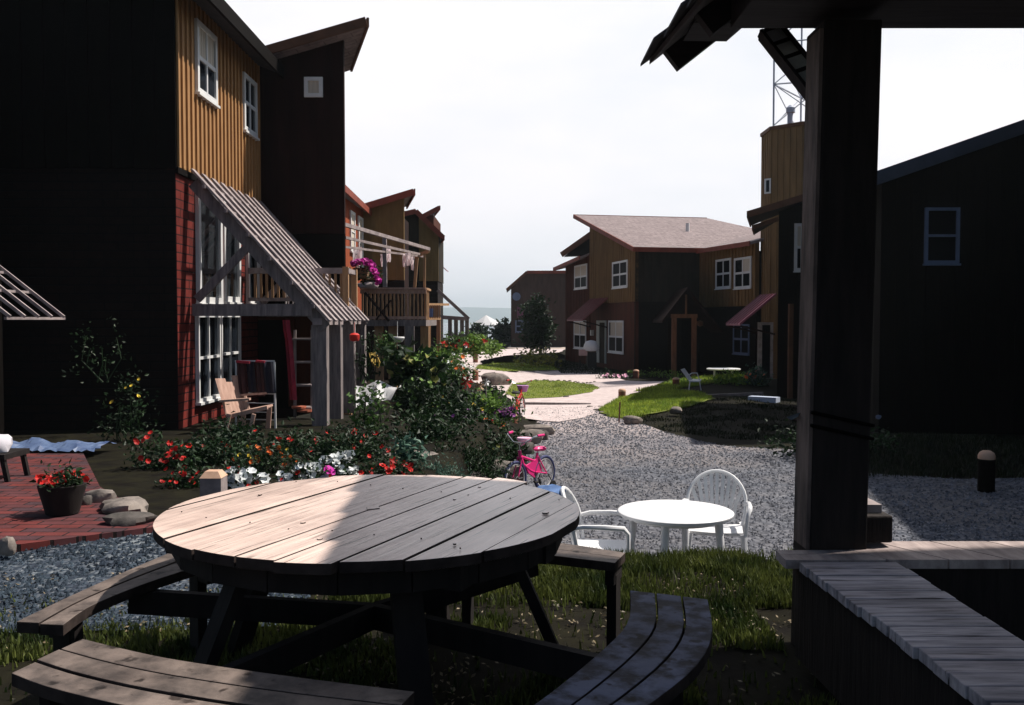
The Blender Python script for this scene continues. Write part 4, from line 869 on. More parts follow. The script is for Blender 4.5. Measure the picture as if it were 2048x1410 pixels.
def resin_chair(loc, rz, label):
    t = thing('resin_chair', loc, label, 'chair', 'white resin garden chairs', rz=rz)
    M = WM[t.name]
    def P(x, y, z): return M @ Vector((x, y, z))
    b = MB(); n = 10; V = []; Fc = []
    for j in range(n+1):
        for i in range(n+1):
            x = lerp(-.23,.23,i/n); y = lerp(-.22,.22,j/n); z = .41-.02*math.cos((i/n-.5)*3.1)*math.cos((j/n-.5)*2)+(.015 if j < 1 else 0)
            V.append((x*(1+.06*(1-j/n)),y,z))
    for j in range(n):
        for i in range(n): Fc.append((j*(n+1)+i,j*(n+1)+i+1,(j+1)*(n+1)+i+1,(j+1)*(n+1)+i))
    k = len(V); V += [(x,y,z-.022) for x,y,z in V]; Fc += [tuple(k+q for q in f[::-1]) for f in Fc]
    bi_ = [i for i in range(n+1)]+[(j+1)*(n+1)-1 for j in range(1,n+1)]+[n*(n+1)+i for i in range(n-1,-1,-1)]+[j*(n+1) for j in range(n-1,0,-1)]
    for q in range(len(bi_)): a_, c_ = bi_[q], bi_[(q+1)%len(bi_)]; Fc.append((a_,c_,c_+k,a_+k))
    b.add([P(*v) for v in V], Fc); part(b, 'seat', m_resin, t, smooth=True)
    # fan back: frame arch and slats, local +y is the back
    def bk(x, h): return (x, .22+h*.22-.10*(x/.27)**2*.6, .41+h)     # reclined
    b = MB(); pts = []
    for i in range(17):
        a = math.pi*i/16; pts.append(P(*bk(-.265*math.cos(a)*(1.0), .20+.27*math.sin(a))))
    pts = [P(*bk(-.235,.0)), P(*bk(-.255,.1))]+pts+[P(*bk(.255,.1)), P(*bk(.235,.0))]
    b.tube(pts, .017, 8); part(b, 'back_frame', m_resin, t, smooth=True)
    b = MB()
    for i in range(9):
        u = (i-4)/4.6; top_ = .20+.27*math.sqrt(max(.05,1-u*u))-.012
        b.beam(P(*bk(u*.17,.02)), P(*bk(u*.20,.18)), .03, .008, (0,1,0)); b.beam(P(*bk(u*.20,.18)), P(*bk(u*.262,top_)), .032, .008, (0,1,0))
    part(b, 'back_slats', m_resin, t)
    for s in (-1,1):
        b = MB(); b.tube([P(s*.255,.23,.60),P(s*.29,.12,.625),P(s*.30,-.05,.63),P(s*.295,-.20,.625),P(s*.28,-.235,.58),P(s*.26,-.235,.40)], [.018,.02,.022,.022,.018,.018], 8); part(b, 'armrest', m_resin, t, smooth=True)
        b = MB(); b.tube([P(s*.245,-.23,.41),P(s*.275,-.27,0)], [.03,.02], 8); part(b, 'leg', m_resin, t, smooth=True)
        b = MB(); b.tube([P(s*.235,.24,.42),P(s*.27,.33,0)], [.03,.02], 8); part(b, 'leg', m_resin, t, smooth=True)
    return t
c2 = at(1425,1100,8.35)
resin_chair((at(1432,1000,8.35).x,8.35,GY), R(-14), 'white fan backed resin chair tucked behind the round white table')
rc = resin_chair((.74,7.6,GY+.02), R(80), 'white resin chair with blue cloth on its back, half hidden by the picnic table')
# blue cloth over the chair back
m_blue = mat('faded_blue_cloth', (.13,.22,.42), (.08,.15,.32), 8, (1,1,1), .85, .3)
q = WM[rc.name] @ Vector((-.02,.36,.88)); b = MB(); rg = random.Random(2); V = []; n = 8
for j in range(n):
    for i in range(n):
        u, v = i/(n-1)-.5, j/(n-1)-.5; V.append((q.x-.07+u*.24+v*.05, q.y+v*.14, q.z+.035-abs(v)*.10-u*u*.12+rg.uniform(-.012,.012)))
b.add(V, [(j*n+i,j*n+i+1,(j+1)*n+i+1,(j+1)*n+i) for j in range(n-1) for i in range(n-1)]); tag(b.build('cloth', m_blue, smooth=True, loc=(q.x,q.y,q.z)), 'blue cloth draped over the back of the half hidden white chair', 'cloth')
# loose stones of the gravel yard (uncountable)
m_stone = mat('loose_stones', (.20,.205,.23), (.10,.105,.12), 3, (1,1,1), .9, 0, .15, island=.5, fine='nooff')
def pebbles(name, poly, n, r0, r1, seed, label, ymax, mt=None):
    rg = random.Random(seed); V = []; Fc = []; k = 0
    x0 = min(p[0] for p in poly); x1 = max(p[0] for p in poly); y0 = min(p[1] for p in poly)
    while k < n:
        y = y0+(ymax-y0)*rg.random()**1.6; x = rg.uniform(x0, x1)
        if not inside(poly, x, y) or abs(x) > y*.6+.2: continue
        k += 1; z = G(x, y)+.014; r = rg.uniform(r0, r1)*(1+.03*max(0,y-8)); a = rg.uniform(0, 6.28); e = rg.uniform(.6,1.3); i = len(V)
        c, s = math.cos(a)*r, math.sin(a)*r
        V += [(x+c*e,y+s*e,z),(x-s,y+c,z),(x-c*e,y-s*e,z),(x+s,y-c,z),(x+rg.uniform(-.4,.4)*r,y+rg.uniform(-.4,.4)*r,z+r*rg.uniform(.5,1.1))]
        Fc += [(i,i+1,i+4),(i+1,i+2,i+4),(i+2,i+3,i+4),(i+3,i,i+4)]
    b = MB(); b.add(V, Fc); tag(b.build(name, mt or m_stone), label, 'gravel', kind='stuff')
pebbles('gravel_stones', gv, 26000, .009, .020, 1, 'loose grey stones covering the gravel yard', 24)
pebbles('gravel_stones', [(-6,4.4),(-3.4,4.5),(-1.2,4.6),(-1.0,6.3),(-2.6,6.7),(-6,5.9)], 6000, .008, .018, 2, 'loose shade-toned stones of the gravel strip by the patio', 6.8, mat('shade_toned_stones', (.045,.062,.08), (.022,.03,.042), 3, (1,1,1), .95, 0, .08, island=.45, fine='nooff'))  # strip stones darkened to carry shade in their colour
# ================================================================== bicycles
m_pink = mat('hot_pink_paint', (.80,.03,.22), (.74,.025,.2), 3, (1,1,1), .35, 0, .5)
m_pinkl = mat('pale_pink_plastic', (.85,.45,.6), (.8,.4,.55), 3, (1,1,1), .4, 0, .5)
m_tyre = mat('blue_black_tyre', (.05,.06,.16), (.03,.035,.1), 3, (1,1,1), .6, 0)
m_tw = mat('off_white_tyre_wall', (.6,.6,.58), (.5,.5,.5), 3, (1,1,1), .6, 0)
m_chrome = mat('chrome', (.6,.6,.62), (.5,.5,.52), 3, (1,1,1), .2, 0, .5, metal=1)
m_rubber = mat('black_rubber', (.02,.02,.02), (.012,.012,.012), 3, (1,1,1), .7, 0)
def wheel(t, P, cx, cz, r, tyre, rim):
    b = MB(); b.tube([P(cx+r*math.cos(6.283*i/28), 0, cz+r*math.sin(6.283*i/28)) for i in range(28)], .019, 8, closed=True); w = part(b, 'wheel', tyre, t, smooth=True)
    b = MB(); b.tube([P(cx+(r-.026)*math.cos(6.283*i/28), 0, cz+(r-.026)*math.sin(6.283*i/28)) for i in range(28)], .011, 6, closed=True); part(b, 'rim', rim, w, smooth=True)
    b = MB(); b.tube([P(cx,-.03,cz),P(cx,.03,cz)], .015, 8)
    for i in range(12): a = 6.283*i/12; b.tube([P(cx,0,cz),P(cx+(r-.03)*math.cos(a),0,cz+(r-.03)*math.sin(a))], .0022, 4)
    part(b, 'spokes', m_chrome, w)
def bike(loc, rz, label, fm, tyre, rim, saddle, grip, basket=None, r=.19, extra=None, sc=1):
    t = thing('child_bicycle', loc, label, 'bicycle', rz=rz); M = WM[t.name]
    def P(x, y, z): return M @ Vector((x*sc, y*sc, z*sc))
    R0, R1 = -.27, .31          # rear hub x, front hub x
    wheel(t, P, R0, r, r, tyre, rim); wheel(t, P, R1, r, r, tyre, rim)
    b = MB(); b.tube([P(.22,0,.50),P(.16,0,.36),P(.02,0,.27),P(-.06,0,.24)], .022, 8); b.tube([P(-.06,0,.24),P(-.13,0,.46)], .018, 8); b.tube([P(.21,0,.46),P(-.09,0,.36)], .018, 8)
    for s in (-1,1): b.tube([P(-.06,s*.02,.24),P(R0,s*.035,r)], .010, 6); b.tube([P(-.12,s*.015,.42),P(R0,s*.035,r)], .009, 6)
    b.tube([P(.225,0,.53),P(.205,0,.43)], .024, 8); part(b, 'frame', fm, t, smooth=True)
    b = MB()
    for s in (-1,1): b.tube([P(.215,s*.03,.44),P(R1,s*.04,r)], .011, 6)
    b.tube([P(.215,-.04,.44),P(.215,.04,.44)], .014, 6); part(b, 'fork', fm, t, smooth=True)
    b = MB(); b.add([P(x,s*.014,z) for s in (-1,1) for x, z in ((.12,.33),(-.12,.40),(-.2,.26),(-.06,.17),(.06,.24))], [(0,1,2,3,4),(9,8,7,6,5)]+[(i,i+5,(i+1)%5+5,(i+1)%5) for i in range(5)]); part(b, 'chain_guard', fm, t)
    b = MB(); b.lathe((0,0,0), [(.001,-.02),(.05,-.015),(.06,.01),(.045,.03),(.001,.035)], 12); 
    b.v = [P(x*1.9-.15-(.03 if x > 0 else 0)+0*y, y*(1.45 if x < 0 else .8), z+.50) for x, y, z in b.v]; part(b, 'saddle', saddle, t, smooth=True)
    b = MB(); b.tube([P(-.12,0,.40),P(-.15,0,.49)], .012, 6); part(b, 'seat_post', m_chrome, t)
    b = MB(); b.tube([P(.225,0,.5),P(.235,0,.60)], .012, 6)
    b.tube([P(.14,-.22,.71),P(.2,-.20,.70),P(.235,-.08,.62),P(.235,.08,.62),P(.2,.20,.70),P(.14,.22,.71)], .010, 6); part(b, 'handlebar', m_chrome, t, smooth=True)
    for s in (-1,1):
        b = MB(); b.tube([P(.16,s*.214,.709),P(.06,s*.235,.712)], .018, 8); part(b, 'grip', grip, t, smooth=True)
    for s in (-1,1):
        b = MB()
        b.tube([P(-.05,s*.05,.22),P(-.05+s*.08,s*.06,.22-s*.08)], .008, 6); c = P(-.05+s*.08,s*.1,.22-s*.08); b.tube([P(-.05+s*.08,s*.06,.22-s*.08),c], .008, 6)
        b.tube([P(-.08+s*.08,s*.1,.22-s*.08),P(-.02+s*.08,s*.1,.22-s*.08)], .018, 6)
        part(b, 'pedal', m_rubber, t)
    if extra:
        b = MB(); b.tube([P(.13,.0,.60),P(.2,.0,.58)], .01, 6); b.lathe((0,0,0), [(.001,0),(.07,.0),(.095,.03),(.09,.05),(.001,.055)], 14); k = 14
        b.v = b.v[:12]+[P(x*.9+.13,y*1.0,z+.62) for x, y, z in b.v[12:]]; part(b, 'padded_carrier', extra, t, smooth=True)
    if basket:
        b = MB(); b.lathe((0,0,0), [(.05,-.07),(.07,-.07),(.11,.05),(.1,.05)], 12); b.v = [P(x*.9+.36,y*1.1,z+.55) for x, y, z in b.v]; part(b, 'basket', basket, t, smooth=True)
    b = MB()
    for s in (-1,1): b.tube([P(R0,s*.05,r),P(R0-.02,s*.12,.08)], .008, 5); b.tube([P(R0-.02,s*.10,.065),P(R0-.02,s*.125,.065)], .06, 12)
    part(b, 'training_wheels', m_rubber, t)
    return t
bq = gp(1062,985,-.75)
bike((bq.x+.0,bq.y,-.75), R(232), 'hot pink child bicycle with padded seat leaning beside the rocks', m_pink, m_tyre, m_tw, m_pink, m_pink, r=.2, extra=m_pinkl, sc=1.12)
m_purp = mat('mauve_plastic', (.55,.25,.55), (.5,.2,.5), 3, (1,1,1), .4, 0)
m_redp = mat('red_paint', (.6,.04,.03), (.5,.03,.02), 3, (1,1,1), .4, 0)
b2 = gp(1036,838,-.75)
bike((b2.x,b2.y,-.75), R(75), 'red child bicycle with mauve basket further up by the potted flowers', m_redp, m_rubber, m_tw, m_rubber, m_redp, basket=m_purp, sc=1.25)
# ================================================================== rocks, bollards, borders
rr = random.Random(21)
def rock(px, py, w, h, z=None, mt=None, label='rounded grey garden rock', d=None, grp='rocks edging the gardens'):
    """pixel of the foot centre, pixel width and height"""
    z = z if z is not None else -.75; p = gp(px, py, z); k = p.y/FPX
    sx, sz = w*k/2, h*k*.62; b = MB(); b.rock((p.x,p.y+.0,z+sz*.55), sx, (d or sx*.8), sz, rr)
    return tag(b.build('rock', mt or m_rock, smooth=True, loc=(p.x,p.y,z)), label, 'rock', grp)
rock(202,1003,55,26,.05,m_rock,'small white topped rock beside the flower barrel on the patio')
rock(172,1010,26,20,.05,m_rockd,'little dark round rock right against the flower barrel')
rock(245,1022,100,26,.05,m_rock,'long flat brown rock at the patio edge, above the lowest one')
rock(262,1046,95,22,.05,m_rockd,'lowest flat dark slab rock at the patio edge next to the table')
rock(14,1102,36,30,.05,m_rock,'pale rock on the patio corner at the left frame edge')
rock(1000,960,95,42,-.6,m_rock,'big tan boulder directly left of the pink bicycle')
rock(930,968,80,26,-.4,m_rockd,'dark flat rock behind the table top, left of the boulder')
rock(830,925,120,22,-.1,m_rock,'wide pale pinkish flat rock in the flower bed behind the table')
rock(1055,884,60,26,-.72,m_rock,'pale stacked stone at the bed corner below the wooden bollard')
rock(1072,866,66,18,-.72,m_rock,'flat stepping stone capping the bed corner by the gravel')
rock(1045,905,44,24,-.72,m_rockd,'dark stone just behind the pink bicycle handlebar')
rock(1085,880,26,22,-.75,m_rockd,'small dark stone at the gravel edge beside the stepping stone')
rock(990,771,52,26,-.75,m_rock,'squarish pink boulder beside the lawn patch and path')
rock(1265,845,34,14,-.70,m_rock,'pale oval rock at the corner of the grass mound')
rock(1352,825,26,12,-.62,m_rock,'small whitish rock lying on the grass mound')
rock(1132,797,12,6,-.75,m_rockd,'tiny dark stone on the lower rim of the lawn patch')
for i, (x, y, w) in enumerate(((1180,818,14),(1192,824,12),(1205,829,16),(1216,834,12),(1200,818,10))):
    rock(x, y, w, 7, -.75, m_rockd if i % 2 else m_rock, 'one of the small stones lined at the tip of the grass mound', grp='small stones at the mound tip')
for i in range(16): rock(1070+i*8+rr.uniform(-3,3), 763+rr.uniform(-2,2)+i*.3, 7, 4, -.75, m_rock, 'one of the tiny pale stones along the far rim of the lawn patch', grp='tiny stones on the lawn patch rim')
m_boll = mat('reddish_timber', (.26,.11,.07), (.15,.06,.04), 5, (3,3,.6), .8, .3)
m_bollcap = mat('pale_cap_wood', (.62,.40,.28), (.48,.3,.2), 9, (1,1,1), .8, .2)  # caps paler than the shafts
def bollard(px, pyb, h, w, z, label, mt=None, cap='round', Y=None):
    p = gp(px, pyb, z); k = p.y/FPX; W_ = w*k; H_ = h*k
    t = thing('bollard', (p.x,p.y,z), label, 'bollard', 'short timber bollards')
    b = MB()
    if cap == 'round': b.lathe((p.x,p.y,z), [(W_/2,0),(W_/2,H_*.84)], 14)
    else: b.box((p.x-W_/2,p.y-W_/2,z),(p.x+W_/2,p.y+W_/2,z+H_*.82))
    part(b, 'shaft', mt or m_boll, t, smooth=(cap == 'round'))
    b = MB()
    if cap == 'round': b.lathe((p.x,p.y,z), [(W_/2*1.02,H_*.8),(W_/2*1.02,H_*.88),(W_*.42,H_*.95),(W_*.25,H_*.995),(.002,H_)], 14)
    else:
        x, y, e = p.x, p.y, W_/2*1.04; zc = z+H_*.82; b.add([(x-e,y-e,zc),(x+e,y-e,zc),(x+e,y+e,zc),(x-e,y+e,zc),(x-e*.6,y-e*.6,z+H_),(x+e*.6,y-e*.6,z+H_),(x+e*.6,y+e*.6,z+H_),(x-e*.6,y+e*.6,z+H_)], [(3,2,1,0),(4,5,6,7),(0,1,5,4),(1,2,6,5),(2,3,7,6),(3,0,4,7)])
    part(b, 'cap', m_bollcap, t, smooth=(cap == 'round'))
    return t
bollard(428,1010,70,42,.0,'square bollard with bright pyramid cap just behind the picnic table', m_grey, 'sq')
bollard(1024,866,44,24,-.74,'stout round bollard between the red flowers and purple flowers')
bollard(1244,806,29,15,-.75,'reddish bollard standing on the path edge by the grass mound')
bollard(1272,757,18,12,-.75,'small bollard in the shade before the ochre house')
bollard(1352,775,20,14,-.6,'low bollard with orange cap next to the white lawn chair')
bollard(951,726,29,10,-.75,'thin tall bollard far along the left path')
bollard(951,762,24,12,-.75,'short bollard at the left path below the tall thin one')
bollard(1972,985,85,32,-.74,'dark bollard with pale cap on the bank at far right', m_black)
b = MB(); p = gp(1238,836,-.6); b.beam((p.x,p.y,-.7),(p.x+.02,p.y,-.25),.03,.03); tag(b.build('stake', m_boll, loc=(p.x,p.y,-.7)), 'thin wooden stake leaning in the grass mound', 'stake')
b = MB(); p = gp(1278,795,-.7); b.beam((p.x,p.y,-.75),(p.x,p.y,-.4),.03,.03); tag(b.build('stake', m_grey, loc=(p.x,p.y,-.7)), 'thin grey stake beside the path right of the reddish bollard', 'stake')
b = MB(); p, q = gp(1370,795,-.55), gp(1525,790,-.55); b.beam((p.x,p.y,-.54),(q.x,q.y,-.52),.09,.10); tag(b.build('edging_board', m_grey, loc=(p.x,p.y,-.4)), 'long thin pale board edging the dark bed right of the mound', 'board')
b = MB(); p, q = gp(1500,800,-.58), gp(1556,803,-.58); b.beam((p.x,p.y,-.54),(q.x,q.y,-.54),.3,.14); tag(b.build('edging_board', mat('pale_blue_board',(.5,.56,.68),(.42,.48,.6),3,(1,1,1),.6,.1), loc=(p.x,p.y,-.4)), 'short wide bluish white board at the end of the bed', 'board')
# added bar standing in for a long thin shadow across the path
b = MB(); p, q = gp(1050,811,-.75), gp(1182,813,-.75); b.beam((p.x,p.y,-.72),(q.x,q.y,-.72),.12,.12); tag(b.build('shadow_bar', m_greyb, loc=(p.x,p.y,-.75)), 'thin grey bar standing in for a shadow line across the path', 'shadow bar')
# ================================================================== plants
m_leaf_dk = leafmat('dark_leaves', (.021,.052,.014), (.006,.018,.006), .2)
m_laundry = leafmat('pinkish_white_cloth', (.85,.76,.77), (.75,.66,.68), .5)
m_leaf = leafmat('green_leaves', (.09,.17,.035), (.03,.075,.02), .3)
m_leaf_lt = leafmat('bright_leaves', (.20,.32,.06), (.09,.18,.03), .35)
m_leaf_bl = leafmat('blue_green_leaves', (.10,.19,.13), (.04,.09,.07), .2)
m_leaf_ye = leafmat('yellowing_leaves', (.38,.34,.08), (.16,.20,.05), .3)
m_fred = leafmat('red_petals', (.60,.018,.012), (.45,.012,.01), .2)
m_fwhite = leafmat('white_petals', (.80,.82,.80), (.7,.74,.74), .2)
m_fmag = leafmat('magenta_petals', (.58,.03,.36), (.45,.02,.28), .25)
m_fpur = leafmat('purple_petals', (.36,.10,.36), (.27,.07,.28), .2)
m_fora = leafmat('orange_petals', (.75,.20,.03), (.65,.10,.02), .2)
m_fyel = leafmat('yellow_petals', (.75,.55,.06), (.65,.45,.05), .2)
def leaves(b, c, r, n, ls, rg, clump=8, up=.3, elong=1.8, ell=True):
    V = []; F = []
    cl = []
    for _ in range(max(1, n//clump)):
        while True:
            x, y, z = rg.uniform(-1,1), rg.uniform(-1,1), rg.uniform(-1,1); d = x*x+y*y+z*z
            if d < 1 and (d > .18 or rg.random() < .3): break
        cl.append((c[0]+x*r[0], c[1]+y*r[1], c[2]+z*r[2]))
    sg = min(r)*.22+ls*.5
    for i in range(n):
        q = cl[i % len(cl)]; p = Vector((q[0]+rg.gauss(0,sg), q[1]+rg.gauss(0,sg), q[2]+rg.gauss(0,sg)))
        d = Vector((rg.gauss(0,1), rg.gauss(0,1), rg.gauss(0,.6)+up)).normalized(); s = d.cross(Vector((rg.gauss(0,1),rg.gauss(0,1),rg.gauss(0,1)))).normalized()
        l = ls*rg.uniform(.6,1.35); w = l/elong; i0 = len(V); nn = d.cross(s)*(l*.15)
        V += [p, p+d*(l*.45)+s*(w/2)+nn, p+d*l, p+d*(l*.45)-s*(w/2)+nn]; F.append((i0,i0+1,i0+2,i0+3))
    b.add(V, F)
def flower(b, p, r, rg, k=6, face=None):
    f = (face or Vector((rg.uniform(-.5,.7), -1+rg.uniform(0,.8), rg.uniform(.1,1.0)))).normalized(); a = f.cross(Vector((0,0,1)))
    if a.length < .1: a = Vector((1,0,0))
    a.normalize(); c = a.cross(f); V = [p+f*(-r*.35)]
    for j in range(k*2):
        t = math.pi*j/k; q = r*(1 if j % 2 == 0 else .82)*rg.uniform(.9,1.1); V.append(p+a*(q*math.cos(t))+c*(q*math.sin(t)))
    b.add(V, [(0, 1+j, 1+(j+1) % (2*k)) for j in range(2*k)])
def plant(name, base, label, cat, blobs, lm, ls=.07, stems=5, fl=(), seed=0, group=None, stemh=.6, up=.3, elong=1.8, stemm=None, sr=.008):
    rg = random.Random(seed+hash(label) % 1 if False else seed); bx, by, bz = base
    t = thing(name, base, label, cat, group)
    b = MB()
    for (dx,dy,dz,rx,ry,rz,n) in blobs: leaves(b, (bx+dx,by+dy,bz+dz), (rx,ry,rz), n, ls, rg, up=up, elong=elong)
    part(b, 'leaves', lm, t)
    if stems:
        b = MB()
        for i in range(stems):
            q = blobs[i % len(blobs)]; x, y, z = bx+q[0]+rg.uniform(-.5,.5)*q[3], by+q[1]+rg.uniform(-.5,.5)*q[4], bz+q[2]+rg.uniform(0,.6)*q[5]
            b.tube([(bx+rg.uniform(-.1,.1)+q[0]*.4,by+q[1]*.4,bz-.03),((bx+q[0]*.7+x-bx-q[0]*.3)*1.0,(by+y)/2,(bz+z)/2),(x,y,z)], [sr*1.4,sr,sr*.6], 5)
        part(b, 'stems', stemm or m_leaf_dk, t)
    for (fm, n, fr_, nm) in fl:
        b = MB()
        for i in range(n):
            q = blobs[rg.randrange(len(blobs))]; a = rg.uniform(-2.6, .2); e = rg.uniform(-.2, 1.3)
            p = Vector((bx+q[0]+q[3]*1.02*math.cos(a)*math.cos(e), by+q[1]+q[4]*1.02*math.sin(a)*math.cos(e), bz+q[2]+q[5]*1.05*math.sin(e)))
            flower(b, p, fr_*rg.uniform(.75,1.2), rg)
        part(b, nm, fm, t)
    return t
def pp(px, py, Y):     # point at pixel and depth
    return at(px, py, Y)
def bush(px, pyt, pyb, w, Y, label, lm, n=500, ls=.07, fl=(), seed=1, name='shrub', cat='shrub', dep=.8, group=None, nb=3, up=.3, elong=1.8, stems=5):
    """bush that spans photo pixels x px-w/2..px+w/2, y pyt..pyb at depth Y"""
    T, B_ = at(px, pyt, Y), at(px, pyb, Y); k = Y/FPX; W_ = w*k/2; hh = (T.z-B_.z)/2; rg = random.Random(seed*7+3); bl = []
    for i in range(nb):
        f = (i+.5)/nb*2-1 if nb > 1 else 0
        h2 = hh*rg.uniform(.7,1.0); bl.append((f*W_*.6, rg.uniform(-.25,.25)*W_*dep, h2*.95, W_*(.95 if nb == 1 else .62), max(.12,W_*dep*.6), h2*.92, n//nb))
    return plant(name, (B_.x, Y, B_.z), label, cat, bl, lm, ls, stems=stems, fl=fl, seed=seed, group=group, up=up, elong=elong)
# flower bed behind the picnic table (left to right)
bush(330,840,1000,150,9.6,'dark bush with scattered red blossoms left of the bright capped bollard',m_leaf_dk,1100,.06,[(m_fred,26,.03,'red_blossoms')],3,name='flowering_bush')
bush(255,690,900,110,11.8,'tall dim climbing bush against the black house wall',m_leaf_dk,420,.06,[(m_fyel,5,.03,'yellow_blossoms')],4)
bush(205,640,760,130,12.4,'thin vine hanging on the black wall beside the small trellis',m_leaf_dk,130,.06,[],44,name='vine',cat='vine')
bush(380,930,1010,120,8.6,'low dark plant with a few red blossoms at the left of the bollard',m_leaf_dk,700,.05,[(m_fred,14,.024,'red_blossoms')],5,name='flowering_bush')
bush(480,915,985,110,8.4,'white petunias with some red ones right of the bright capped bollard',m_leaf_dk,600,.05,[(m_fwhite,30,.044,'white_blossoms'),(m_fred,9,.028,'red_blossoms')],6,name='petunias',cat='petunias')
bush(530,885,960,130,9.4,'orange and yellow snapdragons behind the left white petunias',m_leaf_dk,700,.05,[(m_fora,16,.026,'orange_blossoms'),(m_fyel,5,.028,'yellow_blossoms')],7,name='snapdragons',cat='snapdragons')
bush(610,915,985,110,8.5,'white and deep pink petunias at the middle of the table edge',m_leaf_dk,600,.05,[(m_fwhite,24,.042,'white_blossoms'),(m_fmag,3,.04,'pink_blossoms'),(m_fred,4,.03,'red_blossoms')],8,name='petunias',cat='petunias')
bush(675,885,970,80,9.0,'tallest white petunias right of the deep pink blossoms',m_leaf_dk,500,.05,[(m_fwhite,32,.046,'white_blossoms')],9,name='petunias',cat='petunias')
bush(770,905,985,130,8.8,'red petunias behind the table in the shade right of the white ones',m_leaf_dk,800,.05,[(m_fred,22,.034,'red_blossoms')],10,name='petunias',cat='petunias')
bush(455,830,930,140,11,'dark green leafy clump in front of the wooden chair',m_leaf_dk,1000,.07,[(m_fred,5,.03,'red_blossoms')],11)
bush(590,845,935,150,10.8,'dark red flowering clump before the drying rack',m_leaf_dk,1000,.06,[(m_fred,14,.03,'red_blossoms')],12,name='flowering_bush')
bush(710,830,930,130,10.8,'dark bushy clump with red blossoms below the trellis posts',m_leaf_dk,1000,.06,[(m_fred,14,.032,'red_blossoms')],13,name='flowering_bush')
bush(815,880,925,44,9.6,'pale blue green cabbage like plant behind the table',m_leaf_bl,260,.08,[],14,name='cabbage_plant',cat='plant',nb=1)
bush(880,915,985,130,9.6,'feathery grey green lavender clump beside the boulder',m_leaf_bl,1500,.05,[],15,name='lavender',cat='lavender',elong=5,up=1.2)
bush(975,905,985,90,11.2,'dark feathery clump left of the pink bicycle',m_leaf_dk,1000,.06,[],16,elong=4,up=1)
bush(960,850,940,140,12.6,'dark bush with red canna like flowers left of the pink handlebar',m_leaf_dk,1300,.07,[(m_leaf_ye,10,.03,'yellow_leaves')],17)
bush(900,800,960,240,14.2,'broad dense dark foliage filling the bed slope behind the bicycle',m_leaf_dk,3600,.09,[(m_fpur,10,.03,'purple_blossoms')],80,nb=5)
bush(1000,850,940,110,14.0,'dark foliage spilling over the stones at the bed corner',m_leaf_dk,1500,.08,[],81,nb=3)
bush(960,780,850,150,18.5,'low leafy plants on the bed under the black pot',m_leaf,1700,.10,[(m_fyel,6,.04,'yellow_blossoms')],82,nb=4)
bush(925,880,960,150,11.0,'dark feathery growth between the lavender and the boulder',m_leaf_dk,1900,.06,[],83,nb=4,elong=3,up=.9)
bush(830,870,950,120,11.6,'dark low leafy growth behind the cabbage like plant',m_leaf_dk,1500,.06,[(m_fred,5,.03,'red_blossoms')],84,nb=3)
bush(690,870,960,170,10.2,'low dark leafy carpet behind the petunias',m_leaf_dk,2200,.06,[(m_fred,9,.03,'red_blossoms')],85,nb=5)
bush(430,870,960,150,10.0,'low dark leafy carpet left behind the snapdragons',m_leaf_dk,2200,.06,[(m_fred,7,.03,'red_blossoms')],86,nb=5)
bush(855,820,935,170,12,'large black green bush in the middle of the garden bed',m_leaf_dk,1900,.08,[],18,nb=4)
bush(740,740,880,70,13.2,'slim green climbing plant by the last trellis post',m_leaf,330,.09,[],19,nb=2)
bush(980,832,870,60,14.2,'red orange gladioli left of the stout bollard',m_leaf,300,.09,[(m_fred,14,.05,'red_blossoms'),(m_fora,5,.045,'orange_blossoms')],20,name='gladioli',cat='gladioli')
bush(925,812,838,80,17,'purple edging flowers in a low left mound',m_leaf_dk,400,.06,[(m_fpur,70,.04,'purple_blossoms')],21,name='edging_flowers',cat='flowers',nb=4)
bush(1005,808,838,60,17.4,'purple edging flowers in a low mound beside the stout bollard',m_leaf_dk,400,.06,[(m_fpur,50,.04,'purple_blossoms')],22,name='edging_flowers',cat='flowers',nb=3)
bush(835,745,850,90,15,'mid green bush below the big leafed squash plant',m_leaf_dk,1100,.08,[(m_leaf_lt,14,.05,'sunlit_leaves')],23,nb=3)
bush(900,770,850,130,16,'fresh green plants beside the dark flower pot',m_leaf_dk,1300,.09,[(m_fyel,6,.04,'yellow_blossoms')],24,nb=3)
bush(970,790,830,60,17.2,'bright green leafy herb patch right of the dark pot',m_leaf_lt,500,.08,[],25,nb=2)
bush(822,685,800,90,16,'tall squash plant with big pale sunlit leaves',m_leaf_dk,360,.17,[(m_leaf_ye,10,.08,'yellow_leaves'),(m_leaf_lt,14,.09,'pale_leaves')],26,name='squash_plant',cat='plant',elong=1.2,nb=3)
bush(860,720,790,70,16.8,'squash vine with pale leaves leaning right toward the sapling',m_leaf_dk,260,.16,[(m_leaf_ye,8,.07,'yellow_leaves')],27,name='squash_plant',cat='plant',elong=1.2,nb=2)
bush(900,660,775,60,18,'tall thin sapling with fine leaves in the garden centre',m_leaf,380,.07,[(m_fora,5,.04,'orange_blossoms')],28,name='sapling',cat='sapling',nb=2)
bush(735,620,760,50,16,'bare dark climber twigs crossing the balcony post',m_leaf_dk,110,.08,[],29,name='climber',cat='climber',nb=2,stems=9)
bush(772,640,740,34,21,'ivy hanging under the laundry balcony',m_leaf,500,.09,[],30,name='ivy',cat='ivy',nb=2)
bush(945,668,706,60,34,'bright green bushes with red flowers at the far left garden',m_leaf_lt,900,.14,[(m_fred,9,.09,'red_blossoms')],31,name='flowering_bush',nb=3)
bush(985,683,708,36,38,'round green bush at the turn of the far path',m_leaf_lt,600,.13,[],32,nb=2)
bush(905,672,712,60,31,'red flowering bushes under the far trellis',m_leaf,800,.13,[(m_fred,14,.09,'red_blossoms'),(m_fwhite,5,.07,'white_blossoms')],33,name='flowering_bush',nb=3)
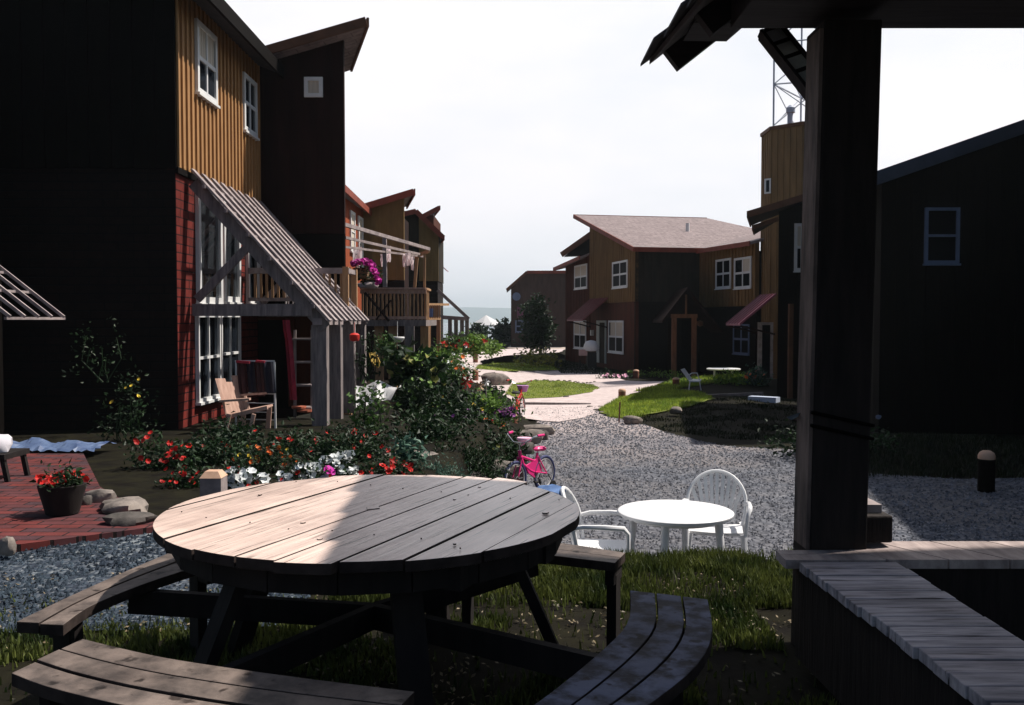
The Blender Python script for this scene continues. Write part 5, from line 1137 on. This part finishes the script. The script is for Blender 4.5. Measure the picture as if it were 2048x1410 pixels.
bush(880,700,745,90,24,'sunlit low garden plants left of the pale path',m_leaf_lt,1200,.10,[(m_fora,6,.05,'orange_blossoms'),(m_fwhite,8,.06,'white_blossoms')],34,nb=4)
bush(920,725,765,60,21,'small mixed flowers beside the short far bollard',m_leaf,500,.08,[(m_fred,6,.05,'red_blossoms'),(m_fwhite,7,.05,'white_blossoms')],35,name='flowering_bush',nb=3)
bush(1075,700,728,0.1+90,45,'pale edged hosta row along the shaded house corner',m_leaf_ye,420,.2,[],36,nb=4,name='hosta',cat='plant')
bush(1375,757,775,90,30,'tall sunlit grass tuft on the far side of the mound',m_leaf_lt,700,.12,[],37,nb=4,elong=5,up=1.4,name='grass_tuft',cat='grass')
bush(1470,750,775,110,29.5,'fresh green weeds in front of the round lawn table',m_leaf_lt,700,.13,[],38,nb=4,elong=3,up=1.2,name='weeds',cat='weeds')
bush(1225,745,757,70,36,'low pinkish flowers along the ochre house foundation',m_leaf_dk,300,.1,[(m_pinkl,12,.08,'pink_blossoms')],39,name='edging_flowers',cat='flowers',nb=3)
bush(1310,742,752,110,37,'thin row of bright weeds in front of the dark house face',m_leaf_lt,300,.1,[],40,nb=5,name='weeds',cat='weeds')
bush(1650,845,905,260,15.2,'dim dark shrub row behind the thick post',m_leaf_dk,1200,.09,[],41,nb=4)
# ---- far trees
def tree(px, pyt, pyb, w, Y, label, lm, n=1400, ls=.2, seed=1, tr_=.35, group=None):
    T, B_ = at(px, pyt, Y), at(px, pyb, Y); k = Y/FPX; W_ = w*k/2; Ht = T.z-B_.z; rg = random.Random(seed); t = thing('tree', (B_.x,Y,B_.z), label, 'tree', group)
    b = MB(); b.tube([(B_.x,Y,B_.z-.1),(B_.x+.05*Ht,Y,B_.z+Ht*.35),(B_.x-.02*Ht,Y,B_.z+Ht*.8)], [Ht*.035,Ht*.022,Ht*.008], 8)
    for i in range(6):
        a = rg.uniform(0,6.28); z = B_.z+Ht*rg.uniform(.3,.6); b.tube([(B_.x,Y,z),(B_.x+math.cos(a)*W_*.6,Y+math.sin(a)*W_*.6,z+Ht*.2)], [Ht*.012,Ht*.004], 5)
    part(b, 'trunk', m_bark, t)
    b = MB()
    for i in range(7):
        a = rg.uniform(0,6.28); q = rg.uniform(.1,.62); zz = rg.uniform(.32,.85); leaves(b, (B_.x+math.cos(a)*W_*q,Y+math.sin(a)*W_*q*.8,B_.z+Ht*zz), (W_*.42,W_*.42,Ht*.17), n//7, ls, rg, clump=10)
    part(b, 'crown', lm, t); return t
tree(1078,598,722,82,52,'dark shaded tree before the small far house',m_leaf_dk,2400,.24,51)
tree(1005,648,690,52,84,'left dark tree under the far white canopy',m_leaf_dk,700,.5,52,group='far trees by the canopy')
tree(958,656,690,40,92,'small far tree just left below the white canopy',m_leaf_dk,500,.5,53,group='far trees by the canopy')
for i,(x,w) in enumerate(((1018,36),(1044,50),(935,30))): bush(x,668,694,w,88,('low far bush right below the canopy','low far bushes at the foot of the small brown house','low far bush beside the far trellis')[i],m_leaf_dk,420,.5,[],60+i,nb=3)
# ---- far canopy tent
tn = at(978,655,100); tt = thing('canopy', (tn.x,100,G(tn.x,100)), 'distant white peaked canopy tent beyond the path', 'canopy')
pk_ = at(972,630,100); m_canvas = leafmat('white_canvas',(.85,.85,.85),(.8,.8,.8),.4); xl, xr = at(942,650,100), at(1008,650,100); ze = at(970,650,100).z
V = [(pk_.x,100,pk_.z)]; n = 10
for j in range(n): a = 6.283*j/n; V.append(((xl.x+xr.x)/2+(xr.x-xl.x)/2*math.cos(a),100+1.8*math.sin(a),ze))
for j in range(n): a = 6.283*j/n; V.append(((xl.x+xr.x)/2+(xr.x-xl.x)/2*math.cos(a),100+1.8*math.sin(a),ze-.18))
b = MB(); b.add(V, [(0,1+j,1+(j+1)%n) for j in range(n)]+[(1+j,1+n+j,1+n+(j+1)%n,1+(j+1)%n) for j in range(n)]); part(b,'canvas',m_canvas,tt)
for x in (xl.x+.2,xr.x-.2):
    b = MB(); b.tube([(x,100,G(x,100)),(x,100,ze)],.06,6); part(b,'pole',m_dimwhite,tt)
for (x0_,x1_,yb_) in ((1015,1110,684),):
    b = MB(); p, q = gp(1010,692,-.8), gp(1105,690,-.8); b.beam((p.x,p.y,-.7),(q.x,q.y,-.7),.6,.5); tag(b.build('stone_wall', m_rock, loc=(p.x,p.y,-.8)), 'low far stone wall behind the strip of lawn', 'wall')
# ================================================================== left porch props
m_cedar = mat('sunlit_cedar_boards', (.50,.33,.26), (.36,.22,.17), 5, (4,4,.6), .7, .25, island=.12)
def seg(t, nm, mt, *bs, **k):
    b = MB()
    for q in bs: b.beam(*q)
    return part(b, nm, mt, t, **k)
ca = at(470,830,12.9); ch = thing('garden_chair', (ca.x,12.9,.0), 'wooden slat back garden chair in sun by the tall white window', 'chair', rz=0)
def C_(px, py, dy=0): return at(px, py, 12.6+dy)
# back: three boards with notched tops, leaning; seat and arms towards the right
for i,(x0_,x1_,yt) in enumerate(((429,447,757),(447,462,764),(461,479,751))):
    b = MB(); p0, p1 = C_(x0_+1,yt,.25*i), C_(x1_-1,yt,.25*i+.2); q0, q1 = C_(x0_+22,830,.25*i), C_(x1_+20,826,.25*i+.2)
    th = Vector((.02,.03,0)); b.add([q0,q1,p1,p0,q0+th,q1+th,p1+th,p0+th],[(0,1,2,3),(7,6,5,4),(0,4,5,1),(1,5,6,2),(2,6,7,3),(3,7,4,0)]); part(b,'back_slat',m_cedar,ch)
seg(ch,'armrest',m_cedar,(C_(440,802),C_(500,798),.09,.03)); seg(ch,'armrest',m_cedar,(C_(480,790,.6),C_(535,786,.6),.09,.03))
seg(ch,'seat',m_cedar,(C_(462,832,.05),C_(535,815,.05),.04,.05),(C_(490,822,.3),C_(540,812,.3),.30,.03))
for a,c in ((450,870),(500,868)): seg(ch,'leg',m_cedar,(C_(a+8,828),C_(a,c),.06,.05))
for a,c in ((485,860),(536,862)): seg(ch,'leg',m_cedar,(C_(a+3,815,.6),C_(a,c,.6),.06,.05))
# drying rack with dark clothes
dr_ = thing('drying_rack', (at(512,800,13.1).x,13.1,0), 'white drying rack with dark red and navy clothes behind the wooden chair', 'rack')
D_ = lambda px, py, dy=0: at(px, py, 13.2+dy)
seg(dr_,'frame',m_white,(D_(549,724),D_(551,862),.025,.025),(D_(470,722),D_(549,722),.02,.02),(D_(472,724,.4),D_(472,862,.4),.02,.02),*[((D_(478,y,.1)),(D_(549,y+2,.1)),.012,.012) for y in (786,805,823,838)])
m_navy = mat('navy_cloth',(.02,.02,.035),(.012,.012,.02),6,(3,3,1),.9,.2); m_maroon = mat('maroon_cloth',(.07,.03,.03),(.035,.015,.018),6,(3,3,1),.9,.2); m_rcl = mat('red_cloth',(.42,.03,.05),(.22,.02,.04),6,(3,3,1),.9,.2)
for i,(a,c,mt_,yb) in enumerate(((474,492,m_maroon,790),(492,510,m_navy,784),(510,526,m_maroon,792),(526,547,m_navy,786))):
    b = MB(); n = 6; V = []
    for j in range(5):
        for k_ in range(n):
            p = D_(lerp(a,c,k_/(n-1))+j*1.5, lerp(723,yb,j/4)); V.append((p.x,p.y-.03+.02*math.sin(k_*2+i),p.z))
    b.add(V,[(j*n+k_,j*n+k_+1,(j+1)*n+k_+1,(j+1)*n+k_) for j in range(4) for k_ in range(n-1)]); tag(b.build('garment',mt_,smooth=True,loc=tuple(D_(a,800))),('leftmost maroon garment on the drying rack','navy garment second from left on the drying rack','maroon garment third from left on the drying rack','rightmost navy garment on the drying rack')[i],'garment','clothes on the drying rack')
b = MB(); p, q = D_(473,723,-.04), D_(500,725,-.04); b.beam(p,q,.06,.035); p, q = D_(512,722,-.04), D_(530,724,-.04); b.beam(p,q,.06,.03); tag(b.build('cloth',m_rcl,loc=tuple(p)),'bright red cloth folded over the top bar of the drying rack','cloth')
# red towel hanging from the tie beam
b = MB(); n = 5; V = []
for j in range(9):
    for k_ in range(n):
        p = at(lerp(567,581,k_/(n-1))+j*1.6-(2 if j<2 else 0), lerp(640,800,j/8), 13.42); V.append((p.x,p.y+.03*math.sin(k_*2.2),p.z))
b.add(V,[(j*n+k_,j*n+k_+1,(j+1)*n+k_+1,(j+1)*n+k_) for j in range(8) for k_ in range(n-1)]); tag(b.build('towel',m_rcl,smooth=True,loc=tuple(at(570,640,13.4))),'long red and blue towel hanging from the trellis beam','towel')
# ladder shelf
sh = thing('ladder_shelf', (at(603,800,15).x,15,0), 'narrow ladder shelf between the red towel and the trellis posts', 'shelf')
S_ = lambda px,py,dy=0: at(px,py,15+dy)
for x in (590,624): seg(sh,'upright',m_greyb,(S_(x,660),S_(x,835),.04,.04))
for y in (678,724,770,815): seg(sh,'shelf_board',m_grey,(S_(588,y),S_(626,y),.25,.03))
b = MB(); b.tube([S_(598,812,-.1),S_(598,816,-.1)],.12,12); b.tube([S_(610,819,-.1),S_(610,823,-.1)],.13,12); tag(b.build('terracotta_saucer',mat('terracotta',(.45,.14,.08),(.35,.1,.06),5,(1,1,1),.8,.1),loc=tuple(S_(604,820))),'terracotta saucers lying at the foot of the ladder shelf','saucer')
# hanging red feeder
b = MB(); p = at(709,675,13.6); b.lathe((p.x,p.y,p.z-.06),[(.01,0),(.06,.01),(.075,.04),(.075,.10),(.05,.12),(.008,.13)],14); b.tube([(p.x,p.y,p.z+.06),(p.x,p.y,p.z+.22)],.004,4); tag(b.build('feeder',m_redp,smooth=True,loc=tuple(p)),'small red hanging bird feeder on the front trellis post','feeder')
# white plastic chairs on the deck
for i,(px_,Y_) in enumerate(((592,16.55),(612,16.6))): resin_chair((at(px_,590,Y_).x,Y_+.1,1.8),R(170 if i else 200),('left white resin chair on the deck behind the balusters','right white resin chair on the deck behind the balusters')[i]).scale = (.68,.68,.68)
# white cloth on small table, yellow shirt, hanging basket
wt2 = thing('side_table', (at(745,800,15.5).x,15.5,-.3),'low table under a bright white cloth between posts and garden','table')
b = MB(); p = at(750,790,15.5); b.box((p.x-.1,15.3,p.z-.3),(p.x+.15,15.7,p.z-.05)); part(b,'base',m_greyb,wt2)
b = MB(); rg = random.Random(8); V=[]; nx=14; ny=6
for j in range(ny):
    for i in range(nx):
        u=i/(nx-1); v=j/(ny-1); p=at(lerp(712,802,u),lerp(764+(16*abs(u-.45))+4*math.sin(u*9),812-34*u*u+8*math.sin(u*11)+rg.uniform(-4,4),v),15.2+.35*(1-v)+.10*math.sin(i*1.7)*v); V.append(p)
b.add(V,[(j*nx+i,j*nx+i+1,(j+1)*nx+i+1,(j+1)*nx+i) for j in range(ny-1) for i in range(nx-1)]); tag(b.build('tablecloth',m_canvas,smooth=True,loc=tuple(at(756,800,15.3))),'bright white cloth draped over the low table beyond the trellis','cloth')
b = MB(); V=[at(738,706,17.5),at(752,704,17.6),at(760,725,17.5),at(757,736,17.5),at(745,732,17.6),at(742,722,17.5)]; b.add(V+[v+Vector((0,.04,0)) for v in V],[(0,1,2,3,4,5),(11,10,9,8,7,6)]+[(i,i+6,(i+1)%6+6,(i+1)%6) for i in range(6)]); tag(b.build('shirt',mat('yellow_cloth',(.7,.5,.12),(.6,.4,.1),4,(1,1,1),.8,.1),loc=tuple(V[0])),'small yellow shirt hanging under the laundry balcony','shirt')
b = MB(); p = at(795,676,22); b.lathe((p.x,p.y,p.z-.12),[(.02,0),(.12,.03),(.17,.12),(.16,.15)],14); b.tube([(p.x,p.y,p.z+.03),(p.x,p.y,p.z+.4)],.006,4); tag(b.build('hanging_basket',m_dimwhite if False else m_white,smooth=True,loc=tuple(p)),'pale hanging basket under the laundry balcony','basket')
# ================================================================== laundry balcony
bl_ = thing('balcony', (-3.3,25.5,0), 'weathered timber balcony on posts carrying the laundry frame', 'balcony')
YB = 24.5; b0, b1 = at(720,575,YB), at(852,575,YB); zt_b = b0.z; zb_b = at(780,640,YB).z
b = MB(); b.box((b0.x,YB-.04,zt_b-.05),(b1.x,YB+.1,zt_b)); b.box((b0.x,YB,zt_b-.16),(b1.x,YB+.05,zt_b-.06)); b.box((b0.x,YB,zb_b+.02),(b1.x,YB+.05,zb_b+.1)); part(b,'rail',m_cedar,bl_)
b = MB(); b.box((b0.x,YB-.02,zb_b-.16),(b1.x,YB+3.4,zb_b)); part(b,'deck_floor',m_greyb,bl_)
k_=0; x=b0.x+.03
while x < b1.x:
    b = MB(); b.box((x,YB+.052,zb_b),(x+.045,YB+.09,zt_b-.06)); part(b,'baluster',m_tan,bl_); x += .105
for px_ in (758,786,850): 
    q_ = at(px_,700,YB+.2); b = MB(); b.box((q_.x-.11,YB+.1,-.7),(q_.x+.11,YB+.32,zb_b-.16)); part(b,'post',m_tan,bl_)
b = MB(); q_ = at(822,700,YB+.2); b.box((q_.x-.12,YB-.15,-.7),(q_.x+.12,YB+.05,zb_b-.16)); part(b,'post',m_greyb,bl_)
seg(bl_,'cross_brace',m_brown,(at(730,585,YB-.1),at(778,642,YB-.1),.06,.06)); seg(bl_,'cross_brace',m_brown,(at(782,600,YB-.1),at(752,640,YB-.1),.04,.04))
b = MB(); 
for i in range(9): b.box((b1.x-.06,YB+.15+i*.12,zb_b),(b1.x-.02,YB+.19+i*.12,zt_b-.06))
b.box((b1.x-.08,YB+.1,zt_b-.06),(b1.x+.02,YB+1.3,zt_b)); part(b,'side_rail',m_tan,bl_)
lf = thing('laundry_frame', (-3,24.6,zt_b), 'light timber clothesline frame above the balcony', 'clothesline')
Ly = lambda px,py,dy=0: at(px,py,24.7+dy)
seg(lf,'beam',m_grey,(at(688,449,19.5),Ly(858,498,0),.07,.08)); seg(lf,'beam',m_grey,(at(690,475,20.5),Ly(846,510,.8),.05,.06)); seg(lf,'beam',m_grey,(at(690,494,21.5),Ly(846,513,1.0),.04,.05))
seg(lf,'end_beam',m_tan,(Ly(858,502,0),Ly(828,514,1.2),.06,.08))
seg(lf,'post',m_grey,(Ly(769,472,-1.2),Ly(770,574,-1.2),.10,.10)); seg(lf,'post',m_tan,(Ly(849,506,.05),Ly(849,576,.05),.06,.06)); seg(lf,'post',m_tan,(Ly(834,515,1.0),Ly(829,576,1.0),.08,.08))
for i,(a,c,yt,yb,lb) in enumerate(((706,724,494,526,'wide white towel hung at the left of the laundry frame'),(761,767,508,533,'narrow white sock like garment left of the frame post'),(771,782,492,524,'white shirt hanging just right of the frame post'),(804,812,508,534,'left pale garment of the right hand laundry bunch'),(811,821,506,532,'middle white garment of the right hand laundry bunch'),(820,829,513,541,'right white garment of the right hand laundry bunch'))):
    b = MB(); n=5; V=[]; rg=random.Random(i)
    for j in range(5):
        for k_ in range(n):
            wv = 1-.35*(j/4 if i else 0)*(1 if i%2 else .3); m_=(a+c)/2; p = at(m_+(lerp(a,c,k_/(n-1))-m_)*wv+rg.uniform(-.8,.8), lerp(yt,yb,j/4)+rg.uniform(-1.5,1.5)*(j>2), 24.4+.06*math.sin(k_*2+j)); V.append(p)
    b.add(V,[(j*n+k_,j*n+k_+1,(j+1)*n+k_+1,(j+1)*n+k_) for j in range(4) for k_ in range(n-1)]); tag(b.build('garment',m_laundry,smooth=True,loc=tuple(V[0])),lb,'laundry','laundry on the frame')
# magenta flower box
fb = thing('flower_box', tuple(at(730,560,19)), 'wooden planter box overflowing with magenta petunias above the balcony', 'planter')
p0, p1 = at(708,548,19), at(735,548,19); b = MB(); b.box((p0.x,18.9,at(0,557,19).z),(p1.x,19.2,at(0,536,19).z)); part(b,'box',m_tan,fb)
b = MB(); rg = random.Random(4)
leaves(b,tuple(at(735,545,19)),(.25,.15,.18),220,.08,rg); part(b,'leaves',m_leaf_dk,fb)
b = MB()
for i in range(130):
    t = rg.random(); 
    if t < .6: px_, py_ = lerp(703,745,t/.6), 529-6*math.sin(t/.6*3.1)+rg.uniform(-5,5)
    else: px_, py_ = lerp(745,758,(t-.6)/.4)+rg.uniform(-6,4), lerp(530,566,(t-.6)/.4)+rg.uniform(-4,4)
    flower(b, at(px_,py_,18.85+rg.uniform(-.1,.1)), .05, rg)
part(b,'blossoms',m_fmag,fb)
b = MB(); p = at(700,545,19); b.box((p.x-.05,18.95,-.4),(p.x+.02,19.05,p.z+.1)); tag(b.build('timber_post',m_tan,loc=(p.x,19,-.4)),'tan timber post standing left of the magenta planter','post')
b = MB(); p = at(735,571,YB-.2); b.rock((p.x,p.y,p.z),.25,.15,.09,rr); tag(b.build('bundle',m_grey,smooth=True,loc=tuple(p)),'pale crumpled bundle lying on the balcony rail below the planter','bundle')
# far trellis and small balcony
t3 = thing('trellis', tuple(at(915,640,34)), 'far slanting trellis on grey posts at the end of the left row', 'trellis')
for dy in (0,.9,1.8,2.7): seg(t3,'rafter',m_grey,(at(875,580,34+dy),at(938,638,34+dy),.09,.12))
for dy in (0,2.7): seg(t3,'tie_beam',m_grey,(at(878,634,34+dy),at(936,638,34+dy),.08,.14))
for px_ in (900,912,924,934): seg(t3,'post',m_greyb,(at(px_,638,34.1),at(px_,690,34.1),.14,.14))
sb_ = thing('balcony', tuple(at(870,640,31)), 'little slatted balcony next to the far trellis', 'balcony')
seg(sb_,'rail',m_tan,(at(853,609,30),at(897,609,32),.06,.08),(at(853,637,30),at(880,637,31),.06,.08))
for i in range(8): seg(sb_,'baluster',m_tan,(at(854+i*3.6,610,30.1),at(854+i*3.6,637,30.1),.04,.04))
seg(sb_,'post',m_tan,(at(856,640,30.1),at(856,705,30.1),.16,.16)); seg(sb_,'post',m_tan,(at(877,640,30.1),at(877,705,30.1),.12,.12))
b = MB(); p,q = at(858,617,30.05),at(866,634,30.05); b.box((p.x,30.0,q.z),(q.x,30.05,p.z)); tag(b.build('cloth',m_blue,loc=(p.x,30,q.z)),'blue cloth hanging on the little far balcony','cloth')
# ================================================================== patio things at left
fbw = gp(125,1028,.055); bw_ = thing('flower_barrel', (fbw.x,fbw.y,.055),'dark barrel planter full of red geraniums on the brick patio','planter')
b = MB(); b.lathe((fbw.x,fbw.y,.055),[(.10,0),(.12,.01),(.17,.2),(.175,.23),(.15,.23),(.15,.2)],18); part(b,'barrel',m_dark,bw_,smooth=True)
b = MB(); rg = random.Random(6); leaves(b,(fbw.x,fbw.y,.31),(.17,.17,.06),260,.05,rg); part(b,'leaves',m_leaf_dk,bw_)
b = MB()
for i in range(34): a=rg.uniform(0,6.28); r_=.18*math.sqrt(rg.random()); flower(b,Vector((fbw.x+r_*math.cos(a),fbw.y+r_*math.sin(a),.36+rg.uniform(-.02,.02)-r_*.2)),.028,rg)
part(b,'red_blossoms',m_fred,bw_)
tp = gp(85,908,.055); b = MB(); V=[]; rg=random.Random(9); nx=30; ny=9
for j in range(ny):
    for i in range(nx):
        u=i/(nx-1); v=j/(ny-1); x=tp.x-.6+1.15*u; y=tp.y+.05+.6*v; V.append((x+rg.uniform(-.02,.02),y,.07+.09*math.sin(math.pi*v)*(1-u*.6)*(1+.5*math.sin(u*17+v*5))+rg.uniform(0,.03)))
b.add(V,[(j*nx+i,j*nx+i+1,(j+1)*nx+i+1,(j+1)*nx+i) for j in range(ny-1) for i in range(nx-1)]); tag(b.build('tarp',mat('blue_tarp',(.11,.16,.27),(.05,.08,.17),5,(1,1,1),.5,.3),smooth=False,loc=(tp.x,tp.y,.06)),'crumpled blue tarp lying at the back of the brick patio','tarp')
sp_ = gp(10,960,.055); st = thing('stool', (sp_.x-.1,sp_.y,.055),'dark wooden stool with pale cloth at the left frame edge','stool')
zz = at(10,905,sp_.y).z
b = MB(); b.box((sp_.x-.35,sp_.y-.15,zz-.05),(sp_.x+.08,sp_.y+.3,zz)); part(b,'seat',m_dark,st)
for x,y in ((sp_.x+.04,sp_.y-.1),(sp_.x+.04,sp_.y+.25),(sp_.x-.3,sp_.y-.1)): 
    b=MB(); b.beam((x,y,zz-.05),(x+.04,y,.055),.04,.04); part(b,'leg',m_dark,st)
b = MB(); b.rock((sp_.x-.12,sp_.y+.05,zz+.07),.17,.15,.09,rr); tag(b.build('cushion',mat('pale_cloth',(.6,.58,.62),(.5,.48,.52),5,(1,1,1),.8,.3),smooth=True,loc=(sp_.x,sp_.y,zz)),'pale crumpled cushion on the stool at the left edge','cushion')
# ================================================================== middle garden bits
pp_ = gp(982,812,-.6); po = thing('plant_pot',(pp_.x,pp_.y,-.6),'black square plant pot with bushy top in the garden centre','pot')
k_ = pp_.y/FPX; b = MB(); b.lathe((pp_.x,pp_.y,-.6),[(14*k_,0),(18*k_,30*k_),(19*k_,32*k_),(17*k_,32*k_)],16); part(b,'pot',m_rubber,po,smooth=True)
b = MB(); rg=random.Random(12); leaves(b,(pp_.x,pp_.y,-.6+34*k_),(18*k_,18*k_,6*k_),160,.08,rg); part(b,'leaves',m_leaf_dk,po)
for i,(px_,py_,mt_,lb) in enumerate(((933,765,m_redp,'red and orange pinwheel among the garden plants'),(960,772,mat('peach_plastic',(.7,.45,.28),(.6,.38,.24),3,(1,1,1),.5,0),'peach coloured pinwheel right of the red one'),(972,764,m_white,'white and blue pinwheel above the black pot'))):
    pw = thing('pinwheel', tuple(at(px_,py_+30,18)), lb, 'pinwheel', 'garden pinwheels'); c = at(px_,py_,18); b=MB(); b.tube([(c.x,c.y+.02,-.6),(c.x,c.y+.02,c.z)],.012,5); part(b,'stick',m_grey,pw)
    b=MB(); r_=.15-.03*i
    for j in range(6):
        a=j*1.047; b.add([(c.x,c.y-.01,c.z),(c.x+r_*math.cos(a),c.y-.05,c.z+r_*math.sin(a)),(c.x+r_*.7*math.cos(a+.6),c.y-.0,c.z+r_*.7*math.sin(a+.6))],[(0,1,2)])
    part(b,'vanes',mt_,pw)
# white lawn chair, round white table, tubs by the right mound
lc = at(1382,752,27.5); lw = thing('lawn_chair',(lc.x,27.5,G(lc.x,27.5)),'white reclining lawn chair facing right on the grass mound','chair')
Q = lambda px,py,dy=0: at(px,py,27.5+dy)
b=MB(); V=[Q(1361,739),Q(1369,736,.5),Q(1386,760,.5),Q(1378,762)]; b.add(V+[v+Vector((.02,.0,-.03)) for v in V],[(0,1,2,3),(7,6,5,4)]+[(i,i+4,(i+1)%4+4,(i+1)%4) for i in range(4)]); part(b,'back',m_resin,lw)
b=MB(); V=[Q(1378,762),Q(1386,758,.5),Q(1404,758,.5),Q(1400,762)]; b.add(V+[v+Vector((.0,.0,-.03)) for v in V],[(0,1,2,3),(7,6,5,4)]+[(i,i+4,(i+1)%4+4,(i+1)%4) for i in range(4)]); part(b,'seat',m_resin,lw)
for dy in (0,.5):
    b=MB(); b.tube([Q(1376,752,dy),Q(1384,746,dy),Q(1394,746,dy),Q(1399,760,dy)],.018,6); part(b,'armrest',m_resin,lw)
    b=MB(); b.tube([Q(1380,762,dy),Q(1377,786,dy)],.02,6); part(b,'leg',m_resin,lw)
    b=MB(); b.tube([Q(1399,762,dy),Q(1403,786,dy)],.02,6); part(b,'leg',m_resin,lw)
lt = at(1447,737,31.5); l2 = thing('lawn_table',(lt.x,31.5,G(lt.x,31.5)),'round white lawn table in the shade by the porch','table')
b=MB(); b.lathe((lt.x,31.5,lt.z),[(.55,-.05),(.57,-.03),(.57,0),(.54,.01)],24); part(b,'tabletop',m_resin,l2,smooth=True)
for a in (.6,2.2,3.7,5.3): b=MB(); b.tube([(lt.x+.4*math.cos(a),31.5+.4*math.sin(a),lt.z-.05),(lt.x+.45*math.cos(a),31.5+.45*math.sin(a),-.6)],.03,6); part(b,'leg',m_resin,l2)
bush(1512,738,770,52,29,'pale blue green potted foliage with orange buds by the glass door',m_leaf_bl,420,.12,[(m_fora,5,.07,'orange_blossoms')],70,nb=2,name='potted_plant',cat='plant')
gl = at(1180,700,41); gr = thing('kettle_grill',(gl.x,41,-.75),'white hooded barbecue grill with pinkish side shelf by the red wall','grill')
g_=lambda px,py: at(px,py,41)
b=MB(); c=g_(1182,697); b.lathe((c.x,41,c.z-.05),[(.02,-.1),(.32,-.05),(.36,.05),(.30,.25),(.2,.38),(.02,.42)],16); part(b,'hood',m_white,gr,smooth=True)
b=MB(); q0_,q1_=g_(1158,699),g_(1174,711); b.box((q0_.x,40.8,q1_.z),(q1_.x,41.2,q0_.z)); part(b,'side_shelf',mat('pinkish_board',(.5,.33,.3),(.42,.27,.25),3,(1,1,1),.7,.05),gr)
b=MB(); q0_,q1_=g_(1174,705),g_(1192,735); b.box((q0_.x,40.75,-.5),(q1_.x,41.25,q0_.z)); part(b,'cart',m_rubber,gr)
for px_ in (1160,1192): b=MB(); q_=g_(px_,720); b.tube([(q_.x,41,-.75),(q_.x,41,q_.z)],.03,6); part(b,'leg',m_rubber,gr)
b=MB(); q_=at(1713,843,17.6); b.tube([(q_.x,17.6,q_.z-.1),(q_.x,17.6,q_.z+.06)],.06,10); tag(b.build('watering_can',m_redp,loc=(q_.x,17.6,-.6)),'small red can standing right of the thick post before the dark house','can')
b=MB(); q_=at(1757,834,17.8); b.rock((q_.x,17.8,q_.z),.05,.05,.04,rr); tag(b.build('lamp',m_dimwhite,loc=(q_.x,17.8,q_.z)),'tiny bluish light fitting on the dark house wall','lamp')
# orange hanging basket right side of ochre house porch
b=MB(); q_=at(1400,648,38); b.lathe((q_.x,38,q_.z-.1),[(.02,0),(.12,.05),(.13,.2),(.02,.25)],10); tag(b.build('wall_lamp',m_orng,smooth=True,loc=(q_.x,38,q_.z)),'small orange lamp beside the dark porch','lamp')
# ================================================================== air
HB = MB(); HB.box((-5600,-60,-64),(5600,6200,125)); hz_ = bpy.data.materials.new('air'); hz_.use_nodes=True; t_=hz_.node_tree; t_.nodes.clear()
o_=t_.nodes.new('ShaderNodeOutputMaterial'); v_=t_.nodes.new('ShaderNodeVolumePrincipled'); v_.inputs['Color'].default_value=(.80,.92,1,1); v_.inputs['Density'].default_value=.0003; v_.inputs['Anisotropy'].default_value=.3; t_.links.new(v_.outputs[0],o_.inputs['Volume'])
tag(HB.build('haze',hz_),None,None,kind='stuff')
